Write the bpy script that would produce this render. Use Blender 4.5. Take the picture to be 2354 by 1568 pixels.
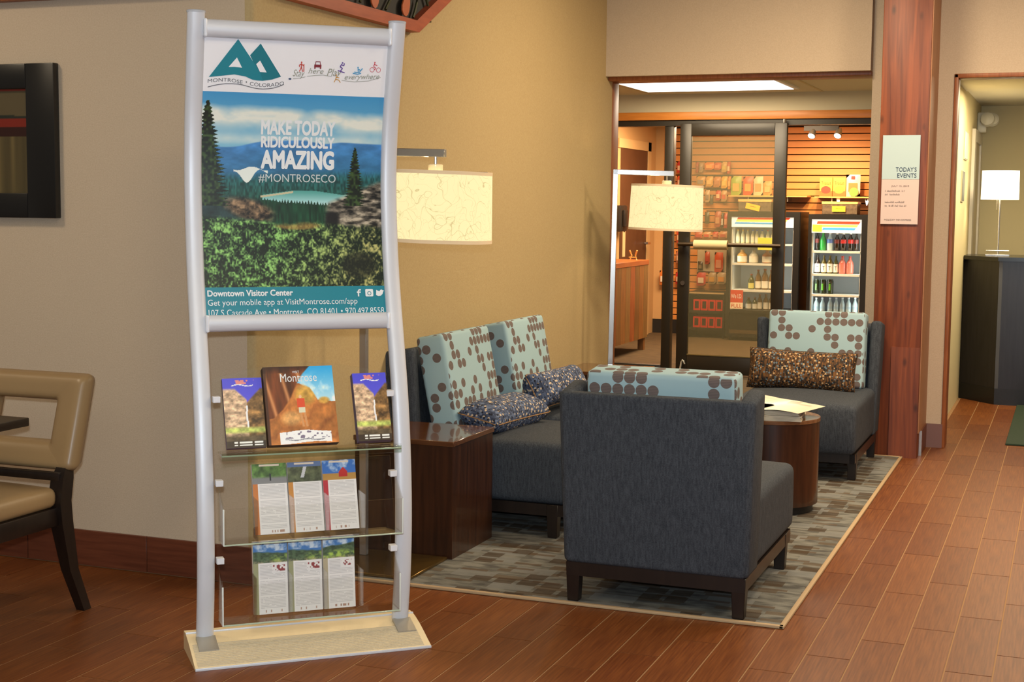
import bpy, bmesh, math, random
import numpy as np
from mathutils import Vector, Matrix

for o in list(bpy.data.objects):
    bpy.data.objects.remove(o)
scene = bpy.context.scene
C = scene.collection
PI = math.pi
random.seed(7)

# ------------------------------------------------------------------ camera
YAW, PITCH, ROLL, FPX = -0.367447, 0.0939948, 0.0101256, 3335.5
cam_data = bpy.data.cameras.new('camera')
cam = bpy.data.objects.new('camera', cam_data)
C.objects.link(cam)
cam_data.sensor_fit = 'HORIZONTAL'
cam_data.sensor_width = 36.0
cam_data.lens = 36.0 * FPX / 2354.0
cam_data.clip_start = 0.05
cam_data.clip_end = 100
_f = Vector((math.sin(YAW) * math.cos(PITCH), math.cos(YAW) * math.cos(PITCH), -math.sin(PITCH)))
_r = Vector((math.cos(YAW), -math.sin(YAW), 0))
_u = _r.cross(_f)
_r2 = _r * math.cos(ROLL) + _u * math.sin(ROLL)
_u2 = -_r * math.sin(ROLL) + _u * math.cos(ROLL)
cam.matrix_world = Matrix(((_r2.x, _u2.x, -_f.x, 0), (_r2.y, _u2.y, -_f.y, 0), (_r2.z, _u2.z, -_f.z, 1.5), (0, 0, 0, 1)))
scene.camera = cam

# ------------------------------------------------------------------ world and view
vs = scene.view_settings
vs.view_transform = 'Standard'
vs.look = 'None'
vs.gamma = 1.0
vs.exposure = 0.0
vs.use_curve_mapping = False
scene.cycles.max_bounces = 5
scene.cycles.diffuse_bounces = 2
scene.cycles.glossy_bounces = 2
scene.cycles.use_adaptive_sampling = True
scene.cycles.adaptive_threshold = 0.06
scene.cycles.transmission_bounces = 4
scene.cycles.transparent_max_bounces = 20
scene.cycles.caustics_reflective = False
scene.cycles.caustics_refractive = False
scene.display_settings.display_device = 'sRGB'
world = bpy.data.worlds.new('world')
scene.world = world
world.use_nodes = True
bg = world.node_tree.nodes['Background']
bg.inputs[0].default_value = (1.0, 0.86, 0.72, 1)
bg.inputs[1].default_value = 0.17


def light(name, kind, loc, energy, color, size=0.3, rot=(0, 0, 0), size_y=None, spot=None, blend=0.5):
    d = bpy.data.lights.new(name, kind)
    d.energy = energy
    d.color = color
    if kind == 'AREA':
        d.shape = 'RECTANGLE' if size_y else 'DISK'
        d.size = size
        if size_y:
            d.size_y = size_y
    else:
        d.shadow_soft_size = size
        if kind == 'SPOT':
            d.spot_size = spot
            d.spot_blend = blend
    o = bpy.data.objects.new(name, d)
    o.location = loc
    o.rotation_euler = rot
    C.objects.link(o)
    return o


WARM = (1.0, 0.81, 0.56)
# the camera's own pop-up flash, just above the lens
light('camera_flash', 'POINT', (0.0, -0.02, 1.62), 420, (0.76, 0.88, 1.0), 0.03)
# recessed ceiling lights of the lobby, shop and hall
LOBBY_LIGHTS = [(-1.35, 7.6), (0.15, 7.4), (1.0, 5.0), (-4.6, 3.2), (-1.0, 2.2), (1.6, 7.0)]
LOBBY_POWER = [60, 74, 56, 28, 26, 46]
for (lx, ly), p in zip(LOBBY_LIGHTS, LOBBY_POWER):
    if p:
        light('lobby_downlight', 'AREA', (lx, ly, 3.17), p, WARM, 0.5)
light('alcove_panel_light', 'AREA', (-2.82, 11.65, 2.46), 60, (1.0, 0.86, 0.62), 1.15, (0, 0, 0), 0.80)
light('shop_light', 'AREA', (-3.3, 14.6, 2.465), 170, (1.0, 0.70, 0.42), 1.6, (0, 0, 0), 1.2)
light('hall_light', 'AREA', (-0.1, 11.2, 2.36), 52, (1.0, 0.84, 0.55), 0.9, (0, 0, 0), 0.6)

# ------------------------------------------------------------------ helpers
MATS = {}


def s2l(c):
    return tuple((v / 12.92 if v <= 0.04045 else ((v + 0.055) / 1.055) ** 2.4) for v in c)


def rgb(r, g, b):
    return s2l((r / 255, g / 255, b / 255)) + (1.0,)


def mat(name, col, rough=0.6, metal=0.0, spec=0.5, noise=None, bump=None, emit=None, coat=0.0):
    """noise = (scale, colour2, (sx, sy, sz)); bump = (scale, strength)"""
    if name in MATS:
        return MATS[name]
    m = bpy.data.materials.new(name)
    m.use_nodes = True
    nt = m.node_tree
    b = nt.nodes['Principled BSDF']
    b.inputs['Base Color'].default_value = col
    b.inputs['Roughness'].default_value = rough
    b.inputs['Metallic'].default_value = metal
    b.inputs['Specular IOR Level'].default_value = spec
    b.inputs['Coat Weight'].default_value = coat
    tc = mp = None
    if noise or bump:
        tc = nt.nodes.new('ShaderNodeTexCoord')
    if noise:
        sc, c2, st = noise
        mp = nt.nodes.new('ShaderNodeMapping')
        mp.inputs['Scale'].default_value = st
        nt.links.new(tc.outputs['Object'], mp.inputs[0])
        n = nt.nodes.new('ShaderNodeTexNoise')
        n.inputs['Scale'].default_value = sc
        n.inputs['Detail'].default_value = 5
        nt.links.new(mp.outputs[0], n.inputs[0])
        r = nt.nodes.new('ShaderNodeValToRGB')
        r.color_ramp.elements[0].position = 0.3
        r.color_ramp.elements[1].position = 0.7
        r.color_ramp.elements[0].color = col
        r.color_ramp.elements[1].color = c2
        nt.links.new(n.outputs[0], r.inputs[0])
        nt.links.new(r.outputs[0], b.inputs['Base Color'])
    if bump:
        n2 = nt.nodes.new('ShaderNodeTexNoise')
        n2.inputs['Scale'].default_value = bump[0]
        n2.inputs['Detail'].default_value = 3
        nt.links.new(tc.outputs['Object'], n2.inputs[0])
        bp = nt.nodes.new('ShaderNodeBump')
        bp.inputs['Strength'].default_value = bump[1]
        bp.inputs['Distance'].default_value = 0.004
        nt.links.new(n2.outputs[0], bp.inputs['Height'])
        nt.links.new(bp.outputs[0], b.inputs['Normal'])
    if emit:
        b.inputs['Emission Color'].default_value = emit[0]
        b.inputs['Emission Strength'].default_value = emit[1]
    MATS[name] = m
    return m


def glass(name, tint=(1, 1, 1), ior=1.45, painted_veil=None):
    if name in MATS:
        return MATS[name]
    m = bpy.data.materials.new(name)
    m.use_nodes = True
    nt = m.node_tree
    for n in list(nt.nodes):
        nt.nodes.remove(n)
    out = nt.nodes.new('ShaderNodeOutputMaterial')
    tr = nt.nodes.new('ShaderNodeBsdfTransparent')
    tr.inputs[0].default_value = tint + (1,)
    gl = nt.nodes.new('ShaderNodeBsdfGlossy')
    gl.inputs['Roughness'].default_value = 0.02
    lw = nt.nodes.new('ShaderNodeLayerWeight')
    pw = nt.nodes.new('ShaderNodeMath')
    pw.operation = 'POWER'
    pw.inputs[1].default_value = 5.0
    nt.links.new(lw.outputs['Facing'], pw.inputs[0])
    f0 = ((ior - 1) / (ior + 1)) ** 2
    fr = nt.nodes.new('ShaderNodeMath')
    fr.operation = 'MULTIPLY_ADD'
    fr.inputs[1].default_value = 0.8 * (1 - f0)
    fr.inputs[2].default_value = f0
    nt.links.new(pw.outputs[0], fr.inputs[0])
    mx = nt.nodes.new('ShaderNodeMixShader')
    nt.links.new(fr.outputs[0], mx.inputs[0])
    nt.links.new(tr.outputs[0], mx.inputs[1])
    nt.links.new(gl.outputs[0], mx.inputs[2])
    last = mx
    if painted_veil:
        df = nt.nodes.new('ShaderNodeBsdfDiffuse')
        df.inputs[0].default_value = painted_veil[0]
        m2 = nt.nodes.new('ShaderNodeMixShader')
        m2.inputs[0].default_value = painted_veil[1]
        nt.links.new(mx.outputs[0], m2.inputs[1])
        nt.links.new(df.outputs[0], m2.inputs[2])
        last = m2
    nt.links.new(last.outputs[0], out.inputs[0])
    MATS[name] = m
    return m


def mesh_from(bm, name, smooth=40):
    me = bpy.data.meshes.new(name)
    bmesh.ops.recalc_face_normals(bm, faces=bm.faces)
    bm.to_mesh(me)
    bm.free()
    if smooth:
        me.polygons.foreach_set('use_smooth', [True] * len(me.polygons))
        me.set_sharp_from_angle(angle=math.radians(smooth))
    return me


def put(name, me, m, parent=None, loc=(0, 0, 0), rot=(0, 0, 0)):
    if isinstance(me, bmesh.types.BMesh):
        me = mesh_from(me, name)
    if m is not None and len(me.materials) == 0:
        me.materials.append(m)
    o = bpy.data.objects.new(name, me)
    C.objects.link(o)
    o.location = loc
    o.rotation_euler = rot
    if parent is not None:
        o.parent = parent
    return o


def thing(name, label, cat, loc=(0, 0, 0), rotz=0.0, group=None):
    o = bpy.data.objects.new(name, None)
    o.empty_display_size = 0.1
    C.objects.link(o)
    o.location = loc
    o.rotation_euler = (0, 0, rotz)
    return tag(o, label, cat, group)


def tag(o, label, cat, group=None):
    o['label'] = label
    o['category'] = cat
    if group:
        o['group'] = group
    return o


def struct(o, label=None):
    o['kind'] = 'structure'
    if label:
        o['label'] = label
    return o


def copy_tree(o, parent=None, label=None):
    c = o.copy()
    C.objects.link(c)
    c.parent = parent
    if label:
        c['label'] = label
    for ch in o.children:
        copy_tree(ch, c)
    return c


def add_box(bm, x0, x1, y0, y1, z0, z1, bev=0.0, seg=2, fn=None):
    r = bmesh.ops.create_cube(bm, size=1.0)
    vs_ = r['verts']
    for v in vs_:
        v.co = Vector((x0 + (v.co.x + .5) * (x1 - x0), y0 + (v.co.y + .5) * (y1 - y0), z0 + (v.co.z + .5) * (z1 - z0)))
    if bev > 0:
        es = list({e for v in vs_ for e in v.link_edges})
        rr = bmesh.ops.bevel(bm, geom=es, offset=bev, segments=seg, profile=0.5, affect='EDGES')
        vs_ = list({v for f in rr['faces'] for v in f.verts} | {v for v in vs_ if v.is_valid})
    if fn:
        for v in vs_:
            v.co = Vector(fn(v.co))
    return vs_


def box(x0, x1, y0, y1, z0, z1, bev=0.0, seg=2, fn=None):
    bm = bmesh.new()
    add_box(bm, x0, x1, y0, y1, z0, z1, bev, seg, fn)
    return bm


def add_lathe(bm, prof, cx=0, cy=0, n=24, cap=True):
    rings = []
    for r, z in prof:
        rings.append([bm.verts.new((cx + r * math.cos(2 * PI * i / n), cy + r * math.sin(2 * PI * i / n), z)) for i in range(n)])
    for a, b in zip(rings, rings[1:]):
        for i in range(n):
            bm.faces.new((a[i], a[(i + 1) % n], b[(i + 1) % n], b[i]))
    if cap:
        bm.faces.new(rings[0][::-1])
        bm.faces.new(rings[-1])
    return rings


def lathe(prof, cx=0, cy=0, n=24, cap=True):
    bm = bmesh.new()
    add_lathe(bm, prof, cx, cy, n, cap)
    return bm


def add_tube(bm, pts, r, n=8, cap=True):
    pts = [Vector(p) for p in pts]
    rs = r if isinstance(r, (list, tuple)) else [r] * len(pts)
    rings = []
    up0 = Vector((0, 0, 1))
    for i, p in enumerate(pts):
        t = (pts[min(i + 1, len(pts) - 1)] - pts[max(i - 1, 0)]).normalized()
        up = up0 if abs(t.dot(up0)) < 0.95 else Vector((0, 1, 0))
        a = t.cross(up).normalized()
        b = a.cross(t).normalized()
        rings.append([bm.verts.new(p + (a * math.cos(2 * PI * k / n) + b * math.sin(2 * PI * k / n)) * rs[i]) for k in range(n)])
    for a, b in zip(rings, rings[1:]):
        for i in range(n):
            bm.faces.new((a[i], a[(i + 1) % n], b[(i + 1) % n], b[i]))
    if cap:
        bm.faces.new(rings[0][::-1])
        bm.faces.new(rings[-1])


def tube(pts, r, n=8):
    bm = bmesh.new()
    add_tube(bm, pts, r, n)
    return bm


def prism(poly, axis, a, b):
    """extrude a 2D polygon along an axis: axis 'z': (x,y); 'y': (x,z); 'x': (y,z)"""
    def P(p, t):
        return {'z': (p[0], p[1], t), 'y': (p[0], t, p[1]), 'x': (t, p[0], p[1])}[axis]
    bm = bmesh.new()
    A = [bm.verts.new(P(p, a)) for p in poly]
    B = [bm.verts.new(P(p, b)) for p in poly]
    n = len(poly)
    bm.faces.new(A[::-1])
    bm.faces.new(B)
    for i in range(n):
        bm.faces.new((A[i], A[(i + 1) % n], B[(i + 1) % n], B[i]))
    bmesh.ops.triangulate(bm, faces=[f for f in bm.faces if len(f.verts) > 4])
    return bm


def box_uv(me):
    uv = me.uv_layers.new(name='UVMap')
    for p in me.polygons:
        n = p.normal
        ax = max(range(3), key=lambda k: abs(n[k]))
        for li in p.loop_indices:
            co = me.vertices[me.loops[li].vertex_index].co
            uv.data[li].uv = {0: (co.y, co.z), 1: (co.x, co.z), 2: (co.x, co.y + 0.13)}[ax]
    return me


def text_mesh(body, x0, x1, z0, z1, bold=0.0, shear=0.0, res=3):
    """flat lettering in the XZ plane (normal -Y) that fills the given rectangle; bold > 0 thickens the strokes"""
    cu = bpy.data.curves.new('lettering', 'FONT')
    cu.body = body
    cu.size = 1.0
    cu.shear = shear
    cu.resolution_u = res
    to = bpy.data.objects.new('lettering_source', cu)
    C.objects.link(to)
    dg = bpy.context.evaluated_depsgraph_get()
    me0 = bpy.data.meshes.new_from_object(to.evaluated_get(dg))
    bpy.data.objects.remove(to)
    bpy.data.curves.remove(cu)
    nv = len(me0.vertices)
    co = np.empty(nv * 3)
    me0.vertices.foreach_get('co', co)
    co = co.reshape(-1, 3)
    faces = [tuple(p.vertices) for p in me0.polygons]
    bpy.data.meshes.remove(me0)
    shifts = [(0, 0)] if bold <= 0.01 else [(0, 0)] + [(bold * math.cos(k * PI / 3), bold * math.sin(k * PI / 3)) for k in range(6)]
    V, F = [], []
    for k, (dx, dz) in enumerate(shifts):
        V.append(np.stack([co[:, 0] + dx, np.full(nv, 0.00006 * k), co[:, 1] + dz], 1))
        F += [tuple(i + k * nv for i in f) for f in faces]
    V = np.concatenate(V)
    mn, mx_ = V.min(0), V.max(0)
    V[:, 0] = x0 + (V[:, 0] - mn[0]) / (mx_[0] - mn[0]) * (x1 - x0)
    V[:, 2] = z0 + (V[:, 2] - mn[2]) / (mx_[2] - mn[2]) * (z1 - z0)
    me = bpy.data.meshes.new('lettering')
    me.from_pydata([tuple(v) for v in V], [], F)
    me.update()
    return me


def warp(me, fn):
    co = np.empty(len(me.vertices) * 3)
    me.vertices.foreach_get('co', co)
    co = fn(co.reshape(-1, 3))
    me.vertices.foreach_set('co', co.ravel())
    me.update()
    return me


def poly_mesh(name, polys):
    """flat polygons (x, z) in the XZ plane facing -Y"""
    bm = bmesh.new()
    for poly in polys:
        f = bm.faces.new([bm.verts.new((p[0], 0, p[1])) for p in poly])
        bmesh.ops.triangulate(bm, faces=[f])
    for f in bm.faces:
        f.normal_update()
        if f.normal.y > 0:
            f.normal_flip()
    me = bpy.data.meshes.new(name)
    bm.to_mesh(me)
    bm.free()
    return me


def disc(cx, cz, r, n=14, sx=1.0):
    return [(cx + r * sx * math.cos(2 * PI * i / n), cz + r * math.sin(2 * PI * i / n)) for i in range(n)]


def stroke(pts, w):
    out = []
    for (x0, z0), (x1, z1) in zip(pts, pts[1:]):
        dx, dz = x1 - x0, z1 - z0
        l = math.hypot(dx, dz) or 1
        nx, nz = -dz / l * w / 2, dx / l * w / 2
        out.append([(x0 + nx, z0 + nz), (x1 + nx, z1 + nz), (x1 - nx, z1 - nz), (x0 - nx, z0 - nz)])
    return out


_printmat = None


def print_material():
    global _printmat
    if _printmat is None:
        m = bpy.data.materials.new('printed_paper')
        m.use_nodes = True
        nt = m.node_tree
        a = nt.nodes.new('ShaderNodeVertexColor')
        a.layer_name = 'ink'
        b = nt.nodes['Principled BSDF']
        b.inputs['Roughness'].default_value = 0.35
        nt.links.new(a.outputs[0], b.inputs['Base Color'])
        _printmat = m
    return _printmat


def print_sheet(name, x0, x1, z0, z1, img, fn=None):
    """printed sheet, img[row, column] sRGB 0..1 with row 0 at the top, in the XZ plane facing -Y"""
    h, w = img.shape[:2]
    xs = np.linspace(x0, x1, w)
    zs = np.linspace(z1, z0, h)
    X, Z = np.meshgrid(xs, zs)
    co = np.stack([X, np.zeros_like(X), Z], -1).reshape(-1, 3)
    if fn:
        co = fn(co)
    i = np.arange(h * w).reshape(h, w)
    q = np.stack([i[1:, :-1], i[1:, 1:], i[:-1, 1:], i[:-1, :-1]], -1).reshape(-1, 4)
    me = bpy.data.meshes.new(name)
    me.vertices.add(h * w)
    me.vertices.foreach_set('co', co.ravel())
    me.loops.add(q.size)
    me.loops.foreach_set('vertex_index', q.ravel().astype(np.int32))
    me.polygons.add(len(q))
    me.polygons.foreach_set('loop_start', np.arange(0, q.size, 4, dtype=np.int32))
    me.update(calc_edges=True)
    im = np.clip(img.reshape(-1, 3), 0, 1)
    lin = np.where(im <= 0.04045, im / 12.92, ((im + 0.055) / 1.055) ** 2.4)
    at = me.color_attributes.new('ink', 'FLOAT_COLOR', 'POINT')
    at.data.foreach_set('color', np.concatenate([lin, np.ones((len(lin), 1))], 1).ravel())
    me.materials.append(print_material())
    return me


def vnoise(h, w, sy, sx, seed):
    """value noise with sy by sx cells"""
    rg = np.random.RandomState(seed)
    g = rg.rand(int(sy) + 3, int(sx) + 3)
    y = np.linspace(0, sy, h)
    x = np.linspace(0, sx, w)
    yi, xi = y.astype(int), x.astype(int)
    fy, fx = y - yi, x - xi
    fy = (fy * fy * (3 - 2 * fy))[:, None]
    fx = (fx * fx * (3 - 2 * fx))[None, :]
    a = g[np.ix_(yi, xi)]
    b = g[np.ix_(yi, xi + 1)]
    c = g[np.ix_(yi + 1, xi)]
    d = g[np.ix_(yi + 1, xi + 1)]
    return (a * (1 - fx) + b * fx) * (1 - fy) + (c * (1 - fx) + d * fx) * fy


def fbm(h, w, sy, sx, seed, o=4):
    t = 0
    amp = 0.5
    tot = 0
    for k in range(o):
        t = t + amp * vnoise(h, w, sy * 2 ** k, sx * 2 ** k, seed + k)
        tot += amp
        amp *= 0.55
    return t / tot


def c255(*c):
    return np.array(c) / 255.0


def lay(img, mask, col):
    m = np.clip(mask, 0, 1)[..., None]
    return img * (1 - m) + np.asarray(col) * m

# ------------------------------------------------------------------ shared materials
WALLPAPER = mat('beige_wallpaper', rgb(204, 184, 158), 0.85, noise=(160, rgb(195, 174, 148), (1, 1, 1)), bump=(260, 0.25))
ACCENT = mat('golden_wallpaper', rgb(188, 164, 118), 0.85, noise=(120, rgb(179, 154, 108), (1, 1, 1)), bump=(220, 0.25))
TRIMWOOD = mat('red_stained_wood', rgb(164, 98, 54), 0.45, noise=(6, rgb(136, 74, 38), (14, 14, 1.2)))
HONEYWOOD = mat('honey_wood', rgb(220, 138, 56), 0.4, noise=(5, rgb(200, 118, 44), (1, 10, 10)))
CREAMPAINT = mat('cream_paint', rgb(214, 198, 160), 0.8)
CEILPAINT = mat('ceiling_paint', rgb(226, 218, 196), 0.9)
DARKMETAL = mat('bronze_aluminium', rgb(54, 46, 34), 0.38, metal=0.35)
BLACKMETAL = mat('black_metal', rgb(22, 21, 20), 0.45)
DARKWOOD = mat('espresso_wood', rgb(34, 24, 18), 0.35, noise=(5, rgb(24, 16, 12), (10, 10, 1)))
GROUT = mat('grout', rgb(150, 112, 74), 0.9)
CLEAR = glass('clear_glass')

# ------------------------------------------------------------------ lobby shell
XW, YL, YO = -2.936, 4.85, 9.41      # accent wall plane, left wall plane, opening wall plane
ZC = 3.2
o = put('wall_left', box(-6.2, XW - 0.03, YL, YL + 0.16, 0, ZC), WALLPAPER)
struct(o, 'beige textured wall behind the dining chair')
arc = [(XW - 0.03 + 0.03 * math.sin(t), YL + 0.03 - 0.03 * math.cos(t)) for t in [PI / 2 * i / 6 for i in range(7)]]
o = put('wall_sofa_side', prism([(XW - 0.03, YL)] + arc[1:] + [(XW, 9.46), (XW - 0.15, 9.46), (XW - 0.15, YL + 0.1), (XW - 0.03, YL + 0.1)], 'z', 0, ZC), ACCENT)
struct(o, 'golden wall behind the row of lounge chairs')
# the header and piers of the wall with the two openings
o = put('wall_back', box(XW, -1.217, 9.31, 9.55, 2.35, ZC), WALLPAPER)
struct(o, 'beige header wall over the shop opening')
put('pier', box(-1.217, -0.722, YO, 9.55, 0, ZC), WALLPAPER, o)
put('header', box(-0.722, 2.6, YO, 9.55, 2.325, ZC), WALLPAPER, o)
put('pier', box(0.75, 2.6, YO, 9.55, 0, 2.325), WALLPAPER, o)
o = put('trim_1', box(XW - 0.02, XW + 0.004, 9.46, 9.60, 0, 2.35, 0.002), TRIMWOOD)
struct(o, 'wooden jamb strip at the shop opening')
put('head_strip', box(XW, -1.217, 9.36, 9.60, 2.325, 2.352, 0.004), TRIMWOOD, o)
o = put('trim_2', box(-0.722, -0.698, 9.40, 9.56, 0, 2.325, 0.004), TRIMWOOD)
struct(o, 'wooden jamb strip at the hall doorway')
put('head_strip', box(-0.722, 0.75, 9.40, 9.56, 2.30, 2.326, 0.004), TRIMWOOD, o)
o = put('trim_3', box(-6.2, XW - 0.05, YL - 0.05, YL, 2.294, 2.42, 0.004), TRIMWOOD)
struct(o, 'red wooden rail along the top of the left wall')
o = put('ceiling', box(-6.2, 2.6, -2.5, 9.5, ZC, ZC + 0.1), CEILPAINT)
struct(o)
LAMPGLOW = mat('downlight_lens', (1, 1, 1, 1), 0.5, emit=((1.0, 0.75, 0.45, 1), 4.0))
for lx, ly in LOBBY_LIGHTS:
    put('downlight_ring', lathe([(0.15, ZC - 0.012), (0.15, ZC), (0.125, ZC), (0.125, ZC - 0.012), (0.15, ZC - 0.012)], lx, ly, 24, False), mat('white_enamel', rgb(235, 232, 225), 0.4), o)
# timber column
col = put('timber_column', box(-1.102, -0.822, 8.93, YO, 0, ZC, 0.006), None)
cm = bpy.data.materials.new('cedar_column')
cm.use_nodes = True
nt = cm.node_tree
b = nt.nodes['Principled BSDF']
b.inputs['Roughness'].default_value = 0.5
tc = nt.nodes.new('ShaderNodeTexCoord')
mp = nt.nodes.new('ShaderNodeMapping')
mp.inputs['Scale'].default_value = (18, 18, 0.9)
n1 = nt.nodes.new('ShaderNodeTexNoise')
n1.inputs['Scale'].default_value = 2.0
n1.inputs['Detail'].default_value = 6
n1.inputs['Distortion'].default_value = 0.6
nt.links.new(tc.outputs['Object'], mp.inputs[0])
nt.links.new(mp.outputs[0], n1.inputs[0])
r1 = nt.nodes.new('ShaderNodeValToRGB')
r1.color_ramp.elements[0].position = 0.32
r1.color_ramp.elements[0].color = rgb(92, 40, 20)
r1.color_ramp.elements[1].position = 0.68
r1.color_ramp.elements[1].color = rgb(136, 68, 34)
nt.links.new(n1.outputs[0], r1.inputs[0])
mp2 = nt.nodes.new('ShaderNodeMapping')
mp2.inputs['Scale'].default_value = (9, 9, 4)
nt.links.new(tc.outputs['Object'], mp2.inputs[0])
vo = nt.nodes.new('ShaderNodeTexVoronoi')
vo.inputs['Scale'].default_value = 1.1
nt.links.new(mp2.outputs[0], vo.inputs[0])
r2 = nt.nodes.new('ShaderNodeValToRGB')
r2.color_ramp.elements[0].position = 0.05
r2.color_ramp.elements[0].color = (0.25, 0.25, 0.25, 1)
r2.color_ramp.elements[1].position = 0.16
r2.color_ramp.elements[1].color = (1, 1, 1, 1)
nt.links.new(vo.outputs[0], r2.inputs[0])
mxn = nt.nodes.new('ShaderNodeMixRGB')
mxn.blend_type = 'MULTIPLY'
mxn.inputs[0].default_value = 0.8
nt.links.new(r1.outputs[0], mxn.inputs[1])
nt.links.new(r2.outputs[0], mxn.inputs[2])
nt.links.new(mxn.outputs[0], b.inputs['Base Color'])
col.data.materials.append(cm)
struct(col, 'red-brown timber column with a paper notice on it')
put('side_board', box(-0.824, -0.816, 8.94, YO, 0.151, ZC), mat('tan_board', rgb(168, 116, 78), 0.5, noise=(5, rgb(150, 100, 64), (10, 10, 1))), col)
put('patch_board', box(-0.99, -0.824, 8.922, 8.93, 0.0, 0.67), cm, col)

# tiled baseboards: one piece per tile
TILEMATS = []
for i, (ca, cb) in enumerate([((128, 74, 34), (98, 51, 22)), ((123, 70, 32), (93, 47, 20)), ((132, 78, 37), (102, 54, 24)), ((120, 67, 30), (91, 45, 19)), ((126, 73, 35), (96, 50, 23))]):
    TILEMATS.append(mat('wood_look_tile_%d' % i, rgb(*ca), 0.42, spec=0.28, noise=(3.0, rgb(*cb), (52, 1.8, 52))))
BASETILE = mat('baseboard_tile', rgb(112, 60, 38), 0.4, noise=(3.0, rgb(92, 46, 28), (1.6, 30, 30)))
o = put('baseboard_left', box(-6.2, XW, YL - 0.004, YL + 0.01, 0, 0.148), GROUT)
struct(o, 'baseboard of wood-look tiles along the left wall')
put('tile', box(-3.431, XW + 0.012, YL - 0.012, YL, 0.004, 0.15, 0.001, 1), BASETILE, o)
xs = -3.434
while xs > -6.1:
    put('tile', box(xs - 0.588, xs, YL - 0.012, YL, 0.004, 0.15, 0.001, 1), BASETILE, o)
    xs -= 0.591
o = put('baseboard_back', box(-0.83, -0.715, YO - 0.012, YO, 0, 0.15), mat('mauve_tile', rgb(122, 88, 82), 0.5))
struct(o, 'short baseboard tile at the foot of the pier')
put('tile', box(-0.822, -0.81, 9.06, YO - 0.012, 0.0, 0.15), BASETILE, o)
put('edge_strip', box(-0.824, -0.806, 9.05, 9.058, 0, 0.152), mat('brushed_steel', rgb(190, 188, 182), 0.3, metal=0.9), o)

# ------------------------------------------------------------------ floor of wood-look tiles
floor = put('floor', box(-6.2, 3.0, 0.8, 14.2, -0.05, -0.0015), GROUT)
struct(floor, 'red-brown wood-look plank tile floor')
TW, TL, TX0 = 0.1497, 0.685, -0.777
PHASE = {0: 4.81, 1: 4.37, 2: 4.59}
HOME = bpy.data.meshes
tile_mesh = []
for m in TILEMATS:
    me = mesh_from(box(0, TW - 0.0055, 0, TL - 0.005, -0.004, 0.0, 0.0), 'tile', 0)
    me.materials.append(m)
    tile_mesh.append(me)
cm_inv = cam.matrix_world.inverted()


def in_view(x, y, z=0.0, marg=30):
    q = cm_inv @ Vector((x, y, z))
    if q.z > -0.2:
        return None
    px = 1177 + FPX * q.x / -q.z
    py = 784 - FPX * q.y / -q.z
    return (px, py, -q.z) if (-marg < px < 2354 + marg and -marg < py < 1568 + marg) else None


cells = []
for k in range(-38, 26):
    x = TX0 + TW * k
    y = PHASE[k % 3] - 8 * TL
    while y < 14.0:
        cx_, cy_ = x + TW / 2, y + TL / 2
        ok_room = (cy_ < 9.45) or (-0.85 < cx_)
        if cx_ < XW + 0.1 and y > YL - 0.02:
            ok_room = False
        if y + TL > YL and cx_ < XW:
            pass
        if ok_room and y > 0.8 and x > -6.1 and x < 2.9:
            under = (-2.85 < x and x + TW < -0.95 and y > 5.12 and y + TL < 8.6)
            if not under:
                p = max((in_view(cx_ + a * TW * .5, cy_ + b_ * TL * .5) is not None) for a in (-1, 0, 1) for b_ in (-1, 0, 1))
                d = (Vector((cx_, cy_, 0)) - Vector((0, 0, 1.5))).length
                cells.append((0 if p else 1, d, x, y))
        y += TL
cells.sort()
rest = bmesh.new()
rg = random.Random(3)
for i, (vis, d, x, y) in enumerate(cells):
    y1 = y + TL
    if x + TW / 2 < XW and y1 > YL:
        y1 = YL - 0.002
    if i < 300:
        if y1 < y + TL - 0.01:
            me = mesh_from(box(0, TW - 0.004, 0, y1 - y, -0.004, 0.0), 'tile', 0)
            me.materials.append(rg.choice(TILEMATS))
        else:
            me = rg.choice(tile_mesh)
        put('tile', me, None, floor, (x, y, 0))
    else:
        add_box(rest, x, x + TW - 0.004, y, y1 - 0.004, -0.004, 0)
o = put('tile_field', mesh_from(rest, 'tile_field', 0), TILEMATS[0], floor)
o['kind'] = 'stuff'

# shop and alcove carpet
CARPET = mat('brown_carpet', rgb(96, 76, 48), 0.95, noise=(9, rgb(58, 45, 29), (1.0, 4.0, 1.0)), bump=(120, 0.4))
o = put('floor_carpet', box(-4.7, -0.9, 9.46, 16.7, -0.002, 0.006), CARPET)
struct(o, 'brown flecked carpet in the shop')

# ------------------------------------------------------------------ alcove and shop shell
SHOPPAINT = mat('shop_tan_paint', rgb(206, 164, 112), 0.8)
o = put('wall_shop_left', box(-4.75, -4.6, 9.56, 16.9, 0, 2.62), SHOPPAINT)
struct(o, 'tan side wall inside the shop')
put('door_leaf', box(-4.6, -4.585, 15.13, 16.18, 0, 2.12), mat('brown_door', rgb(92, 58, 36), 0.5, noise=(4, rgb(78, 47, 28), (6, 6, 1))), o)
put('door_casing', box(-4.6, -4.59, 15.03, 15.13, 0, 2.2), SHOPPAINT, o)
put('door_casing', box(-4.6, -4.575, 16.18, 16.30, 0, 2.22), mat('casing_tan', rgb(214, 176, 124), 0.7), o)
put('door_casing', box(-4.6, -4.575, 15.03, 16.30, 2.12, 2.22), MATS['casing_tan'], o)
put('door_handle', tube([(-4.58, 16.1, 1.07), (-4.52, 16.1, 1.07), (-4.52, 15.98, 1.075)], 0.014), mat('satin_nickel', rgb(200, 196, 188), 0.25, metal=1.0), o)
o = put('wall_shop_right', box(-0.95, -0.84, 9.56, 16.9, 0, 2.62), CREAMPAINT)
struct(o, 'cream wall between shop and hall')
o = put('ceiling_shop', box(-4.75, -0.84, 9.46, 16.9, 2.484, 2.56), CEILPAINT)
struct(o, 'cream ceiling over the shop entrance')
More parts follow.
